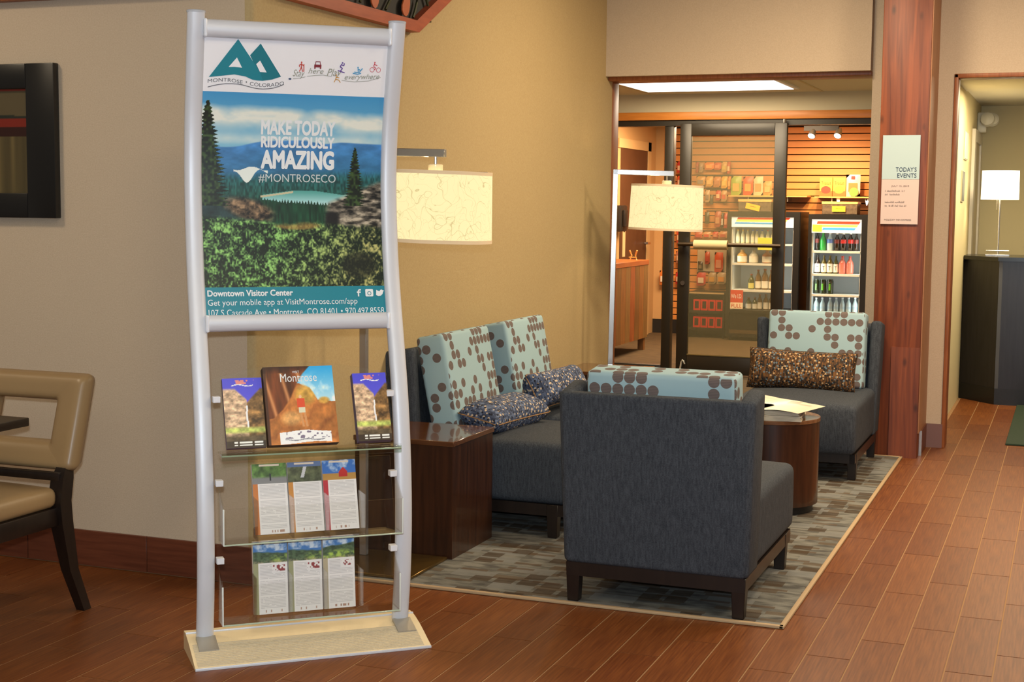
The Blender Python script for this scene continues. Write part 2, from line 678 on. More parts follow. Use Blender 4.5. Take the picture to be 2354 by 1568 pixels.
for x_ in (-3.55, -2.05, -1.45):
    put('ceiling_runner', box(x_, x_ + 0.02, 9.6, 12.6, 2.479, 2.484), CREAMPAINT, o)
o = thing('ceiling_panel_light', 'large bright fluorescent ceiling panel above the shop entrance', 'ceiling light', (-2.82, 11.65, 2.472))
put('frame', box(-0.66, 0.66, -0.50, 0.50, -0.004, 0.011), mat('white_enamel', rgb(235, 232, 225), 0.4), o)
put('diffuser', box(-0.62, 0.62, -0.46, 0.46, -0.008, -0.003), mat('panel_diffuser', (1, 1, 1, 1), 0.5, emit=((1.0, 0.94, 0.86, 1), 3.2)), o)
# slat wall at the back of the shop: each slat a piece
SLATB = mat('slat_groove', rgb(48, 24, 10), 0.9)
SLAT = mat('maple_slat', rgb(222, 146, 76), 0.5, noise=(2.5, rgb(212, 136, 66), (1, 1, 12)))
wb = put('wall_shop_back', box(-4.7, -0.9, 16.62, 16.75, 0, 2.6), SLATB)
struct(wb, 'orange maple slat wall at the back of the shop')
z = 2.484 - 0.0
z = 2.397
me = mesh_from(box(-4.5, -0.9, 16.585, 16.625, 0.0, 0.0680, 0.002, 1), 'slat', 0)
while z > 0.2:
    put('slat', me, SLAT, wb, (0, 0, z - 0.068))
    z -= 0.0777
put('plain_strip', box(-4.62, -4.5, 16.58, 16.63, 0.17, 2.5), SHOPPAINT, wb)
put('cove_base', box(-4.62, -0.9, 16.57, 16.60, 0.0, 0.17), mat('black_rubber', rgb(24, 22, 20), 0.6), wb)

# shop front: header, side light, door leaf, open passage
YS = 12.68
o = put('wall_shop_front', box(-4.6, -0.95, YS - 0.05, YS + 0.12, 2.325, 2.49), CREAMPAINT)
struct(o, 'cream bulkhead over the shop front')
put('timber_band', box(-4.6, -0.95, YS - 0.09, YS - 0.05, 2.255, 2.325, 0.004), HONEYWOOD, o)
put('header_channel', box(-4.6, -0.95, YS - 0.06, YS + 0.06, 2.205, 2.255), DARKMETAL, o)
put('wall_pier', box(-1.62, -0.95, YS - 0.05, YS + 0.1, 0, 2.205), CREAMPAINT, o)
o = put('window_1', box(-4.6, -3.425, YS - 0.004, YS + 0.004, 0.06, 2.2), CLEAR)
struct(o, 'clear side light of the shop front')
put('mullion', box(-3.425, -3.345, YS - 0.05, YS + 0.05, 0, 2.205, 0.004), DARKMETAL, o)
put('mullion', box(-4.6, -4.5, YS - 0.05, YS + 0.05, 0, 2.205, 0.004), DARKMETAL, o)
put('sill_rail', box(-4.5, -3.425, YS - 0.05, YS + 0.05, 0.0, 0.07, 0.004), DARKMETAL, o)
put('pane', box(-3.345, -3.24, YS - 0.004, YS + 0.004, 0.03, 2.2), CLEAR, o)
put('sill_rail', box(-3.345, -3.24, YS - 0.04, YS + 0.04, 0.0, 0.03, 0.004), DARKMETAL, o)
dr = put('door_1', box(-3.165, -2.43, 12.58, 12.588, 0.18, 2.115), glass('door_glass', (0.90, 0.89, 0.84), 1.5, (rgb(200, 186, 140), 0.11)))  # diffuse veil in the glass stands in for reflections of ceiling panel and room
struct(dr, 'bronze framed glass door of the shop')
put('stile', box(-3.265, -3.165, 12.555, 12.61, 0.02, 2.22, 0.004), DARKMETAL, dr)
put('stile', box(-2.43, -2.325, 12.555, 12.61, 0.02, 2.22, 0.004), DARKMETAL, dr)
put('rail', box(-3.165, -2.43, 12.555, 12.61, 2.115, 2.22, 0.004), DARKMETAL, dr)
put('rail', box(-3.165, -2.43, 12.555, 12.61, 0.02, 0.18, 0.004), DARKMETAL, dr)
put('glazing_bead', box(-3.165, -2.43, 12.552, 12.56, 0.18, 0.19), mat('brass_bead', rgb(150, 128, 80), 0.4, metal=0.6), dr)
pb = put('push_bar', tube([(-3.25, 12.50, 1.165), (-2.345, 12.50, 1.165)], 0.017, 10), mat('bronze_bar', rgb(70, 52, 30), 0.35, metal=0.5), dr)
put('bracket', box(-3.22, -3.19, 12.50, 12.56, 1.155, 1.175), DARKMETAL, pb)
put('bracket', box(-2.40, -2.37, 12.50, 12.56, 1.155, 1.175), DARKMETAL, pb)
bmx = bmesh.new()
add_tube(bmx, [(-3.105, 12.50, 1.163), (-2.807, 12.50, 1.163)], 0.042, 18)
put('bar_wrap', mesh_from(bmx, 'bar_wrap'), mat('kraft_paper', rgb(214, 186, 132), 0.7), dr)
put('lock_cylinder', tube([(-3.215, 12.556, 0.82), (-3.215, 12.545, 0.82)], 0.02, 14), mat('satin_nickel', rgb(200, 196, 188), 0.25, metal=1.0), dr)
put('pivot', tube([(-2.35, 12.56, 2.22), (-2.35, 12.56, 2.25)], 0.014, 8), MATS['satin_nickel'], dr)

# ------------------------------------------------------------------ hall shell behind the right doorway
o = put('wall_hall_left', box(-0.84, -0.80, 9.56, 13.5, 0, 2.42), mat('hall_paint', rgb(222, 206, 160), 0.8))
struct(o, 'cream side wall of the hall with small signs')
put('door_casing', box(-0.80, -0.775, 12.45, 12.62, 0, 2.05), mat('white_casing', rgb(236, 226, 206), 0.5), o)
put('door_casing', box(-0.80, -0.775, 13.28, 13.42, 0, 2.05), MATS['white_casing'], o)
put('door_casing', box(-0.80, -0.775, 12.45, 13.42, 2.05, 2.15), MATS['white_casing'], o)
put('door_leaf', box(-0.80, -0.79, 12.62, 13.28, 0, 2.05), mat('pale_door', rgb(220, 204, 170), 0.5), o)
o = put('wall_hall_back', box(-0.84, 2.6, 13.5, 13.6, 0, 2.42), MATS['hall_paint'])
struct(o, 'cream end wall of the hall behind the desk lamp')
o = put('ceiling_hall', box(-0.84, 2.6, 9.56, 13.6, 2.40, 2.46), CEILPAINT)
struct(o, 'cream ceiling of the hall')
put('ceiling_panel', box(-0.84, 2.6, 9.56, 11.6, 2.385, 2.40), CEILPAINT, o)

# ------------------------------------------------------------------ materials of the furniture
def fabric_material():
    m = bpy.data.materials.new('charcoal_weave')
    m.use_nodes = True
    nt = m.node_tree
    b = nt.nodes['Principled BSDF']
    b.inputs['Roughness'].default_value = 0.9
    b.inputs['Sheen Weight'].default_value = 0.0
    b.inputs['Specular IOR Level'].default_value = 0.2
    tc = nt.nodes.new('ShaderNodeTexCoord')
    out = []
    for sc, st in ((140, (1, 1, 0.2)), (240, (1, 1, 1))):
        mp = nt.nodes.new('ShaderNodeMapping')
        mp.inputs['Scale'].default_value = st
        n = nt.nodes.new('ShaderNodeTexNoise')
        n.inputs['Scale'].default_value = sc
        n.inputs['Detail'].default_value = 3
        nt.links.new(tc.outputs['Object'], mp.inputs[0])
        nt.links.new(mp.outputs[0], n.inputs[0])
        out.append(n)
    mx = nt.nodes.new('ShaderNodeMixRGB')
    mx.inputs[0].default_value = 0.5
    nt.links.new(out[0].outputs[0], mx.inputs[1])
    nt.links.new(out[1].outputs[0], mx.inputs[2])
    r = nt.nodes.new('ShaderNodeValToRGB')
    r.color_ramp.elements[0].position = 0.35
    r.color_ramp.elements[0].color = rgb(48, 52, 58)
    r.color_ramp.elements[1].position = 0.66
    r.color_ramp.elements[1].color = rgb(75, 79, 85)
    nt.links.new(mx.outputs[0], r.inputs[0])
    nt.links.new(r.outputs[0], b.inputs['Base Color'])
    bp = nt.nodes.new('ShaderNodeBump')
    bp.inputs['Strength'].default_value = 0.3
    bp.inputs['Distance'].default_value = 0.002
    nt.links.new(mx.outputs[0], bp.inputs['Height'])
    nt.links.new(bp.outputs[0], b.inputs['Normal'])
    return m


def dotted_material(pitch=0.0455):
    """pale blue cloth with brown discs that sit on a square grid, woven with fine lines"""
    m = bpy.data.materials.new('blue_disc_cloth')
    m.use_nodes = True
    nt = m.node_tree
    N = nt.nodes
    b = N['Principled BSDF']
    b.inputs['Roughness'].default_value = 0.85
    uv = N.new('ShaderNodeUVMap')
    uv.uv_map = 'UVMap'
    dv = N.new('ShaderNodeVectorMath')
    dv.operation = 'SCALE'
    dv.inputs['Scale'].default_value = 1.0 / pitch
    nt.links.new(uv.outputs[0], dv.inputs[0])
    fl = N.new('ShaderNodeVectorMath')
    fl.operation = 'FLOOR'
    nt.links.new(dv.outputs[0], fl.inputs[0])
    fr = N.new('ShaderNodeVectorMath')
    fr.operation = 'FRACTION'
    nt.links.new(dv.outputs[0], fr.inputs[0])
    sb = N.new('ShaderNodeVectorMath')
    sb.operation = 'SUBTRACT'
    sb.inputs[1].default_value = (0.5, 0.5, 0)
    nt.links.new(fr.outputs[0], sb.inputs[0])
    sep = N.new('ShaderNodeVectorMath')
    sep.operation = 'MULTIPLY'
    sep.inputs[1].default_value = (1, 1, 0)
    nt.links.new(sb.outputs[0], sep.inputs[0])
    ln = N.new('ShaderNodeVectorMath')
    ln.operation = 'LENGTH'
    nt.links.new(sep.outputs[0], ln.inputs[0])
    lt = N.new('ShaderNodeMath')
    lt.operation = 'LESS_THAN'
    lt.inputs[1].default_value = 0.475
    nt.links.new(ln.outputs['Value'], lt.inputs[0])
    wn = N.new('ShaderNodeTexWhiteNoise')
    wn.noise_dimensions = '2D'
    nt.links.new(fl.outputs[0], wn.inputs['Vector'])
    # a coarser noise makes the discs come in short runs
    ns = N.new('ShaderNodeTexNoise')
    ns.inputs['Scale'].default_value = 0.42
    ns.inputs['Detail'].default_value = 0
    nt.links.new(fl.outputs[0], ns.inputs[0])
    ad = N.new('ShaderNodeMath')
    ad.operation = 'MULTIPLY_ADD'
    ad.inputs[1].default_value = 0.55
    nt.links.new(wn.outputs['Value'], ad.inputs[0])
    nt.links.new(ns.outputs[0], ad.inputs[2])
    gt = N.new('ShaderNodeMath')
    gt.operation = 'GREATER_THAN'
    gt.inputs[1].default_value = 0.80
    nt.links.new(ad.outputs[0], gt.inputs[0])
    an = N.new('ShaderNodeMath')
    an.operation = 'MULTIPLY'
    nt.links.new(lt.outputs[0], an.inputs[0])
    nt.links.new(gt.outputs[0], an.inputs[1])
    wv = N.new('ShaderNodeTexWave')
    wv.bands_direction = 'Y'
    wv.inputs['Scale'].default_value = 55
    nt.links.new(uv.outputs[0], wv.inputs[0])
    rp = N.new('ShaderNodeValToRGB')
    rp.color_ramp.elements[0].color = rgb(96, 84, 80)
    rp.color_ramp.elements[1].color = rgb(116, 102, 96)
    nt.links.new(wv.outputs[0], rp.inputs[0])
    mx = N.new('ShaderNodeMixRGB')
    mx.inputs[1].default_value = rgb(158, 186, 192)
    nt.links.new(an.outputs[0], mx.inputs[0])
    nt.links.new(rp.outputs[0], mx.inputs[2])
    nt.links.new(mx.outputs[0], b.inputs['Base Color'])
    return m


def speckle_material(name, base, spots, streak):
    m = bpy.data.materials.new(name)
    m.use_nodes = True
    nt = m.node_tree
    N = nt.nodes
    b = N['Principled BSDF']
    b.inputs['Roughness'].default_value = 0.8
    uv = N.new('ShaderNodeTexCoord')
    prev = None
    c = base
    mp = N.new('ShaderNodeMapping')
    mp.inputs['Scale'].default_value = (120, 120, 22)
    nt.links.new(uv.outputs['Object'], mp.inputs[0])
    n = N.new('ShaderNodeTexNoise')
    n.inputs['Scale'].default_value = 1.0
    nt.links.new(mp.outputs[0], n.inputs[0])
    r = N.new('ShaderNodeValToRGB')
    r.color_ramp.elements[0].position = 0.42
    r.color_ramp.elements[0].color = base
    r.color_ramp.elements[1].position = 0.62
    r.color_ramp.elements[1].color = streak
    nt.links.new(n.outputs[0], r.inputs[0])
    prev = r.outputs[0]
    for i, (sc, col, rad) in enumerate(spots):
        v = N.new('ShaderNodeTexVoronoi')
        v.inputs['Scale'].default_value = sc
        v.inputs['Randomness'].default_value = 0.8
        mp = N.new('ShaderNodeMapping')
        mp.inputs['Location'].default_value = (0.013 * i, 0.021 * i, 0.017 * i)
        nt.links.new(uv.outputs['Object'], mp.inputs[0])
        nt.links.new(mp.outputs[0], v.inputs[0])
        lt = N.new('ShaderNodeMath')
        lt.operation = 'LESS_THAN'
        lt.inputs[1].default_value = rad
        nt.links.new(v.outputs['Distance'], lt.inputs[0])
        mx = N.new('ShaderNodeMixRGB')
        mx.inputs[2].default_value = col
        nt.links.new(lt.outputs[0], mx.inputs[0])
        nt.links.new(prev, mx.inputs[1])
        prev = mx.outputs[0]
    nt.links.new(prev, b.inputs['Base Color'])
    return m


FABRIC = fabric_material()
DISCS = dotted_material()
BLUEPILLOW = speckle_material('blue_speckled_cloth', rgb(44, 54, 78), [(46, rgb(96, 110, 138), 0.40), (52, rgb(206, 184, 156), 0.30), (52, rgb(22, 26, 42), 0.30)], rgb(84, 96, 124))
BROWNPILLOW = speckle_material('brown_speckled_cloth', rgb(42, 28, 16), [(50, rgb(96, 112, 122), 0.30), (50, rgb(196, 160, 114), 0.28), (50, rgb(16, 12, 10), 0.32)], rgb(120, 78, 34))
WALNUT = mat('walnut', rgb(66, 36, 19), 0.3, noise=(3.5, rgb(38, 19, 10), (14, 14, 1.0)), coat=0.3)
WALNUTTOP = mat('walnut_top', rgb(104, 66, 40), 0.16, noise=(3.5, rgb(78, 46, 26), (1.5, 14, 14)), coat=0.6)
SILVER = mat('satin_silver', rgb(216, 217, 222), 0.42, metal=0.12)
CHROME = mat('polished_nickel', rgb(186, 182, 178), 0.25, metal=0.75)

# ------------------------------------------------------------------ rug
def rug_material():
    m = bpy.data.materials.new('block_pattern_rug')
    m.use_nodes = True
    nt = m.node_tree
    N = nt.nodes
    b = N['Principled BSDF']
    b.inputs['Roughness'].default_value = 0.95
    b.inputs['Specular IOR Level'].default_value = 0.1
    tc = N.new('ShaderNodeTexCoord')
    # ground: mottled grey and tan
    n = N.new('ShaderNodeTexNoise')
    n.inputs['Scale'].default_value = 14
    n.inputs['Detail'].default_value = 4
    mpn = N.new('ShaderNodeMapping')
    mpn.inputs['Scale'].default_value = (0.7, 1.8, 1)
    nt.links.new(tc.outputs['Object'], mpn.inputs[0])
    nt.links.new(mpn.outputs[0], n.inputs[0])
    r = N.new('ShaderNodeValToRGB')
    r.color_ramp.elements[0].position = 0.34
    r.color_ramp.elements[0].color = rgb(80, 78, 74)
    r.color_ramp.elements[1].position = 0.62
    r.color_ramp.elements[1].color = rgb(124, 122, 114)
    nt.links.new(n.outputs[0], r.inputs[0])
    prev = r.outputs[0]

    def cellset(pitch, off, thr, col, hx, hy):
        nonlocal prev
        mp = N.new('ShaderNodeMapping')
        mp.inputs['Location'].default_value = off
        mp.inputs['Scale'].default_value = (1 / pitch[0], 1 / pitch[1], 0)
        nt.links.new(tc.outputs['Object'], mp.inputs[0])
        fl = N.new('ShaderNodeVectorMath')
        fl.operation = 'FLOOR'
        fr = N.new('ShaderNodeVectorMath')
        fr.operation = 'FRACTION'
        nt.links.new(mp.outputs[0], fl.inputs[0])
        nt.links.new(mp.outputs[0], fr.inputs[0])
        wn = N.new('ShaderNodeTexWhiteNoise')
        wn.noise_dimensions = '2D'
        nt.links.new(fl.outputs[0], wn.inputs['Vector'])
        g = N.new('ShaderNodeMath')
        g.operation = 'GREATER_THAN'
        g.inputs[1].default_value = thr
        nt.links.new(wn.outputs['Value'], g.inputs[0])
        sx = N.new('ShaderNodeSeparateXYZ')
        nt.links.new(fr.outputs[0], sx.inputs[0])
        acc = g.outputs[0]
        for ch, hw in ((0, hx), (1, hy)):
            s = N.new('ShaderNodeMath')
            s.operation = 'SUBTRACT'
            s.inputs[1].default_value = 0.5
            nt.links.new(sx.outputs[ch], s.inputs[0])
            a = N.new('ShaderNodeMath')
            a.operation = 'ABSOLUTE'
            nt.links.new(s.outputs[0], a.inputs[0])
            l = N.new('ShaderNodeMath')
            l.operation = 'LESS_THAN'
            l.inputs[1].default_value = hw
            nt.links.new(a.outputs[0], l.inputs[0])
            mu = N.new('ShaderNodeMath')
            mu.operation = 'MULTIPLY'
            nt.links.new(acc, mu.inputs[0])
            nt.links.new(l.outputs[0], mu.inputs[1])
            acc = mu.outputs[0]
        fac = N.new('ShaderNodeMath')
        fac.operation = 'MULTIPLY'
        fac.inputs[1].default_value = 0.75
        nt.links.new(acc, fac.inputs[0])
        mx = N.new('ShaderNodeMixRGB')
        mx.inputs[2].default_value = col
        nt.links.new(fac.outputs[0], mx.inputs[0])
        nt.links.new(prev, mx.inputs[1])
        prev = mx.outputs[0]
    cellset((0.19, 0.10), (0.3, 0.2, 0), 0.6, rgb(96, 82, 66), 0.46, 0.22)
    cellset((0.21, 0.13), (0.0, 0.5, 0), 0.6, rgb(124, 124, 120), 0.42, 0.36)
    cellset((0.17, 0.085), (0.6, 0.1, 0), 0.72, rgb(92, 76, 60), 0.34, 0.16)
    cellset((0.10, 0.095), (0.0, 0.0, 0), 0.76, rgb(70, 56, 42), 0.40, 0.40)
    nt.links.new(prev, b.inputs['Base Color'])
    n3 = N.new('ShaderNodeTexNoise')
    n3.inputs['Scale'].default_value = 220
    nt.links.new(tc.outputs['Object'], n3.inputs[0])
    bp = N.new('ShaderNodeBump')
    bp.inputs['Strength'].default_value = 0.5
    bp.inputs['Distance'].default_value = 0.003
    nt.links.new(n3.outputs[0], bp.inputs['Height'])
    nt.links.new(bp.outputs[0], b.inputs['Normal'])
    return m


rug = thing('area_rug', 'grey and brown block-patterned rug under the lounge seating', 'rug', (0, 0, 0))
put('pile', box(-2.88, -0.915, 5.082, 8.90, 0.0005, 0.009), rug_material(), rug)
BIND = mat('rug_binding', rgb(176, 148, 112), 0.85)
put('binding', box(-2.90, -0.903, 5.067, 5.086, 0.0005, 0.012, 0.003), BIND, rug)
put('binding', box(-0.920, -0.901, 5.067, 8.91, 0.0005, 0.012, 0.003), BIND, rug)
put('binding', box(-2.90, -0.903, 8.895, 8.912, 0.0005, 0.012, 0.003), BIND, rug)
RZ = 0.010

# ------------------------------------------------------------------ lounge chairs (front towards +Y)
def lounge_chair(label):
    t = thing('lounge_chair', label, 'chair', (0, 0, 0), 0, 'grey armless lounge chairs')

    def flare(co):
        k = max(0.0, (co.z - 0.42) / 0.4)
        kk = max(0.0, (co.z - 0.15) / 0.67)
        return (co.x * (1 + 0.055 * kk), co.y - 0.035 * kk, co.z)
    # outer back panel
    bm = bmesh.new()
    add_box(bm, -0.345, 0.345, -0.43, -0.36, 0.15, 0.80, 0.018, 3)
    for v in bm.verts:
        v.co = Vector(flare(v.co))
    put('backrest', mesh_from(bm, 'backrest'), FABRIC, t)
    # side wings: rise a little towards their front edge
    for s in (-1, 1):
        bm = bmesh.new()
        x0, x1 = (s * 0.352, s * 0.29)
        add_box(bm, min(x0, x1), max(x0, x1), -0.425, -0.245, 0.15, 0.80, 0.02, 3)
        for v in bm.verts:
            if v.co.z > 0.6:
                v.co.z += 0.03 * (v.co.y + 0.425) / 0.18
            v.co = Vector(flare(v.co))
        put('wing', mesh_from(bm, 'wing'), FABRIC, t)
    # thick seat with a softly crowned top
    bm = bmesh.new()
    bmesh.ops.create_grid(bm, x_segments=14, y_segments=14, size=0.5)
    bm.free()
    bm = bmesh.new()
    add_box(bm, -0.345, 0.345, -0.37, 0.52, 0.15, 0.425, 0.035, 4)
    bmesh.ops.subdivide_edges(bm, edges=[e for e in bm.edges if e.calc_length() > 0.2], cuts=7, use_grid_fill=True)
    for v in bm.verts:
        if v.co.z > 0.37:
            v.co.z += 0.022 * math.cos(v.co.x / 0.345 * 1.4) * math.cos((v.co.y - 0.07) / 0.45 * 1.35)
        if v.co.y > 0.45:
            v.co.y += 0.014 * math.sin(max(0, min(1, (v.co.z - 0.15) / 0.28)) * PI)
    put('seat', mesh_from(bm, 'seat', 60), FABRIC, t)
    # dark wooden rail and four tapered legs
    bm = bmesh.new()
    for (x0, x1, y0, y1) in ((-0.34, 0.34, -0.42, -0.39), (-0.34, 0.34, 0.45, 0.48), (-0.34, -0.31, -0.42, 0.48), (0.31, 0.34, -0.42, 0.48)):
        add_box(bm, x0, x1, y0, y1, 0.10, 0.152)
    put('base_rail', mesh_from(bm, 'base_rail'), DARKWOOD, t)
    for sx in (-1, 1):
        for y0 in (-0.42, 0.37):
            bm = bmesh.new()
            x0 = 0.288 if sx > 0 else -0.343
            add_box(bm, x0, x0 + 0.055, y0, y0 + 0.055, 0.0, 0.151, 0.002, 1)
            for v in bm.verts:
                if v.co.z < 0.02:
                    v.co.x += -sx * 0.006 if (v.co.x - x0 - 0.027) * sx > 0 else sx * 0.006
                    v.co.y += 0.006 if v.co.y < y0 + 0.02 else -0.006
            put('leg', mesh_from(bm, 'leg'), DARKWOOD, t)
    return t


def back_cushion_mesh():
    bm = bmesh.new()
    add_box(bm, -0.285, 0.285, -0.07, 0.07, 0.0, 0.45, 0.02, 4)
    bmesh.ops.subdivide_edges(bm, edges=[e for e in bm.edges if e.calc_length() > 0.2], cuts=9, use_grid_fill=True)
    for v in bm.verts:
        u_, w_ = v.co.x / 0.285, (v.co.z - 0.225) / 0.225
        bulge = (1 - u_ ** 2) * (1 - w_ ** 2)
        if abs(v.co.y) > 0.03:
            v.co.y += math.copysign(0.012 * max(0, bulge), v.co.y)
    me = mesh_from(bm, 'back_cushion', 60)
    box_uv(me)
    return me


CUSH = back_cushion_mesh()
CUSH.materials.append(DISCS)
PIPE = None


def place_cushion(chair_loc, rz, label, dy=-0.21, tilt=0.14, dx=0.0, dz=0.44):
    o = bpy.data.objects.new('back_cushion', CUSH)
    C.objects.link(o)
    M_ = Matrix.Translation(Vector(chair_loc)) @ Matrix.Rotation(rz, 4, 'Z') @ Matrix.Translation(Vector((dx, dy, dz))) @ Matrix.Rotation(tilt, 4, 'X')
    o.matrix_world = M_
    tag(o, label, 'cushion', 'pale blue cushions with brown discs')
    return o


def pillow_mesh(w, h, t, nx=26, ny=14):
    bm = bmesh.new()
    grids = []
    for s in (1, -1):
        g = []
        for j in range(ny + 1):
            row = []
            for i in range(nx + 1):
                a, b_ = -1 + 2 * i / nx, -1 + 2 * j / ny
                k = max(0.0, (1 - abs(a) ** 5)) ** 0.5 * max(0.0, (1 - abs(b_) ** 3)) ** 0.55
                pin = 1 - 0.07 * (1 - abs(a) ** 2) * abs(b_) ** 3
                pin2 = 1 - 0.04 * (1 - abs(b_) ** 2) * abs(a) ** 3
                if s < 0 and (i in (0, nx) or j in (0, ny)):
                    row.append(grids[0][j][i])
                else:
                    row.append(bm.verts.new((a * w / 2 * pin2, s * t / 2 * k, b_ * h / 2 * pin)))
            g.append(row)
        grids.append(g)
        for j in range(ny):
            for i in range(nx):
                f = (g[j][i], g[j][i + 1], g[j + 1][i + 1], g[j + 1][i])
                bm.faces.new(f)
    bmesh.ops.recalc_face_normals(bm, faces=bm.faces)
    me = bpy.data.meshes.new('pillow')
    bm.to_mesh(me)
    bm.free()
    me.polygons.foreach_set('use_smooth', [True] * len(me.polygons))
    uv = me.uv_layers.new(name='UVMap')
    for l in me.loops:
        co = me.vertices[l.vertex_index].co
        uv.data[l.index].uv = (co.x + (0.5 if co.y < 0 else 0), co.z)
    return me


def pillow(name, label, w, h, t, m, matrix, edge):
    root = thing(name, label, 'pillow')
    root.matrix_world = matrix
    put('cover', pillow_mesh(w, h, t), m, root)
    pts = []
    n = 60
    for i in range(n + 1):
        a = 2 * PI * i / n
        c_, s_ = math.cos(a), math.sin(a)
        k = 1 / max(abs(c_), abs(s_))
        a_, b_ = c_ * k, s_ * k
        pin = 1 - 0.07 * (1 - abs(a_) ** 2) * abs(b_) ** 3
        pin2 = 1 - 0.04 * (1 - abs(b_) ** 2) * abs(a_) ** 3
        pts.append((a_ * w / 2 * pin2, 0, b_ * h / 2 * pin))
    bm = bmesh.new()
    add_tube(bm, pts, 0.0028, 5)
    put('piping', mesh_from(bm, 'piping'), edge, root)
    return root


chair_a = lounge_chair('grey lounge chair seen from behind, nearest the camera on the rug')
chair_a.location = (-1.39, 5.51, RZ)
placements = [
    ('grey lounge chair at the wall beside the square walnut table with the near lamp', (-2.52, 6.375, RZ), -PI / 2),
    ('grey lounge chair at the wall farther from the display stand, holding a rolled pillow', (-2.52, 7.17, RZ), -PI / 2),
    ('grey lounge chair in front of the timber column, facing the camera', (-1.395, 8.43, RZ), PI),
]
for lab, loc, rz in placements:
    c_ = copy_tree(chair_a, None, lab)
    c_.location = loc
    c_.rotation_euler = (0, 0, rz)
place_cushion(chair_a.location, 0, 'pale blue disc-patterned cushion peeking over the near chair back', dy=-0.245, tilt=0.10, dx=-0.01, dz=0.43)
place_cushion(placements[0][1], -PI / 2, 'pale blue disc-patterned cushion on the wall chair nearest the display stand', dy=-0.15, tilt=0.20)
place_cushion(placements[1][1], -PI / 2, 'pale blue disc-patterned cushion behind the rolled blue pillow', dy=-0.15, tilt=0.20)
place_cushion(placements[2][1], PI, 'pale blue disc-patterned cushion behind the brown speckled pillow', dy=-0.225, tilt=0.14, dz=0.425)
EDGEB = mat('tan_piping', rgb(150, 112, 70), 0.8)
EDGED = mat('brown_piping', rgb(70, 48, 26), 0.8)
Rm = Matrix.Rotation
# pillow lying on the seat, leaning on the cushion of the nearest wall chair
pillow('lumbar_pillow', 'blue speckled pillow lying flat on the nearest wall chair', 0.54, 0.22, 0.15, BLUEPILLOW,
       Matrix.Translation((-2.47, 6.34, 0.52)) @ Rm(PI / 2 - 0.14, 4, 'Z') @ Rm(-1.38, 4, 'X'), EDGEB)
pillow('lumbar_pillow', 'plump blue speckled pillow resting on the farther wall chair', 0.55, 0.19, 0.18, BLUEPILLOW,
       Matrix.Translation((-2.45, 7.00, 0.57)) @ Rm(PI / 2 - 0.10, 4, 'Z') @ Rm(-0.5, 4, 'X'), EDGEB)
pillow('lumbar_pillow', 'brown speckled lumbar pillow on the chair facing the camera', 0.63, 0.24, 0.14, BROWNPILLOW,
       Matrix.Translation((-1.44, 8.44, 0.553)) @ Rm(0.02, 4, 'Y') @ Rm(-0.25, 4, 'X'), EDGED)

# ------------------------------------------------------------------ side tables, round table
def side_table(label, x0, x1, y0, y1, h):
    t = thing('side_table', label, 'table', ((x0 + x1) / 2, (y0 + y1) / 2, RZ), 0, 'square walnut side tables')
    w, d = (x1 - x0) / 2, (y1 - y0) / 2
    put('table_top', box(-w, w, -d, d, h - 0.022, h, 0.002, 1), WALNUTTOP, t)
    put('side_panel', box(-w + 0.006, w - 0.006, -d + 0.006, -d + 0.03, 0.0, h - 0.022), WALNUT, t)
    put('side_panel', box(-w + 0.006, w - 0.006, d - 0.03, d - 0.006, 0.0, h - 0.022), WALNUT, t)
    put('side_panel', box(-w + 0.006, -w + 0.03, -d + 0.03, d - 0.03, 0.0, h - 0.022), WALNUT, t)
    put('side_panel', box(w - 0.03, w - 0.006, -d + 0.03, d - 0.03, 0.0, h - 0.022), WALNUT, t)
    return t


side_table('square walnut side table behind the display stand', -2.84, -2.372, 5.495, 5.955, 0.50)
side_table('square walnut side table below the lamp at the shop opening', -2.84, -2.375, 8.19, 8.64, 0.50)
rt = thing('drum_table', 'round walnut drum table holding newspapers', 'table', (-1.35, 7.12, RZ))
put('drum', lathe([(0.215, 0.035), (0.228, 0.04), (0.228, 0.444), (0.2, 0.444)], 0, 0, 48), WALNUT, rt)
put('table_top', lathe([(0.225, 0.444), (0.232, 0.446), (0.232, 0.462), (0.23, 0.464)], 0, 0, 48), mat('walnut_top_round', rgb(128, 88, 58), 0.22, noise=(3.5, rgb(104, 68, 42), (1.5, 14, 14)), coat=0.4), rt)
put('plinth', lathe([(0.205, 0.0), (0.205, 0.036)], 0, 0, 40), BLACKMETAL, rt)
# newspapers on the drum table
NEWS = mat('newsprint', rgb(214, 204, 182), 0.8)
for i, (lab, wx, wy, th, rz, dz, dx) in enumerate([
        ('thick folded newspaper at the bottom of the stack', 0.29, 0.30, 0.026, 0.10, 0.0, -0.03),
        ('middle folded newspaper in the stack on the drum table', 0.28, 0.29, 0.020, 0.06, 0.027, -0.025)]):
    t = thing('newspaper', lab, 'newspaper', (-1.335, 7.06, RZ + 0.464 + dz), rz, 'newspapers on the drum table')
    bm = bmesh.new()
    for k in range(4):
        add_box(bm, -wx / 2 + 0.002 * (k % 2), wx / 2 - 0.003 * (k % 3), -wy / 2, wy / 2, k * th / 4 + 0.0004, (k + 1) * th / 4 - 0.0004)
    put('pages', mesh_from(bm, 'pages', 0), NEWS, t)
rg_ = np.random.RandomState(5)
img = np.ones((60, 60, 3)) * c255(222, 210, 184)
for k in range(7):
    r0, c0 = rg_.randint(2, 46), rg_.randint(2, 44)
    img[r0:r0 + rg_.randint(5, 12), c0:c0 + rg_.randint(8, 15)] = c255(190, 178, 150) * rg_.uniform(0.85, 1.05)
img[::4, 4:56] *= 0.93
t = thing('newspaper', 'open newspaper with a curled corner on top of the stack', 'newspaper', (-1.325, 7.06, RZ + 0.464 + 0.048), -0.25, 'newspapers on the drum table')


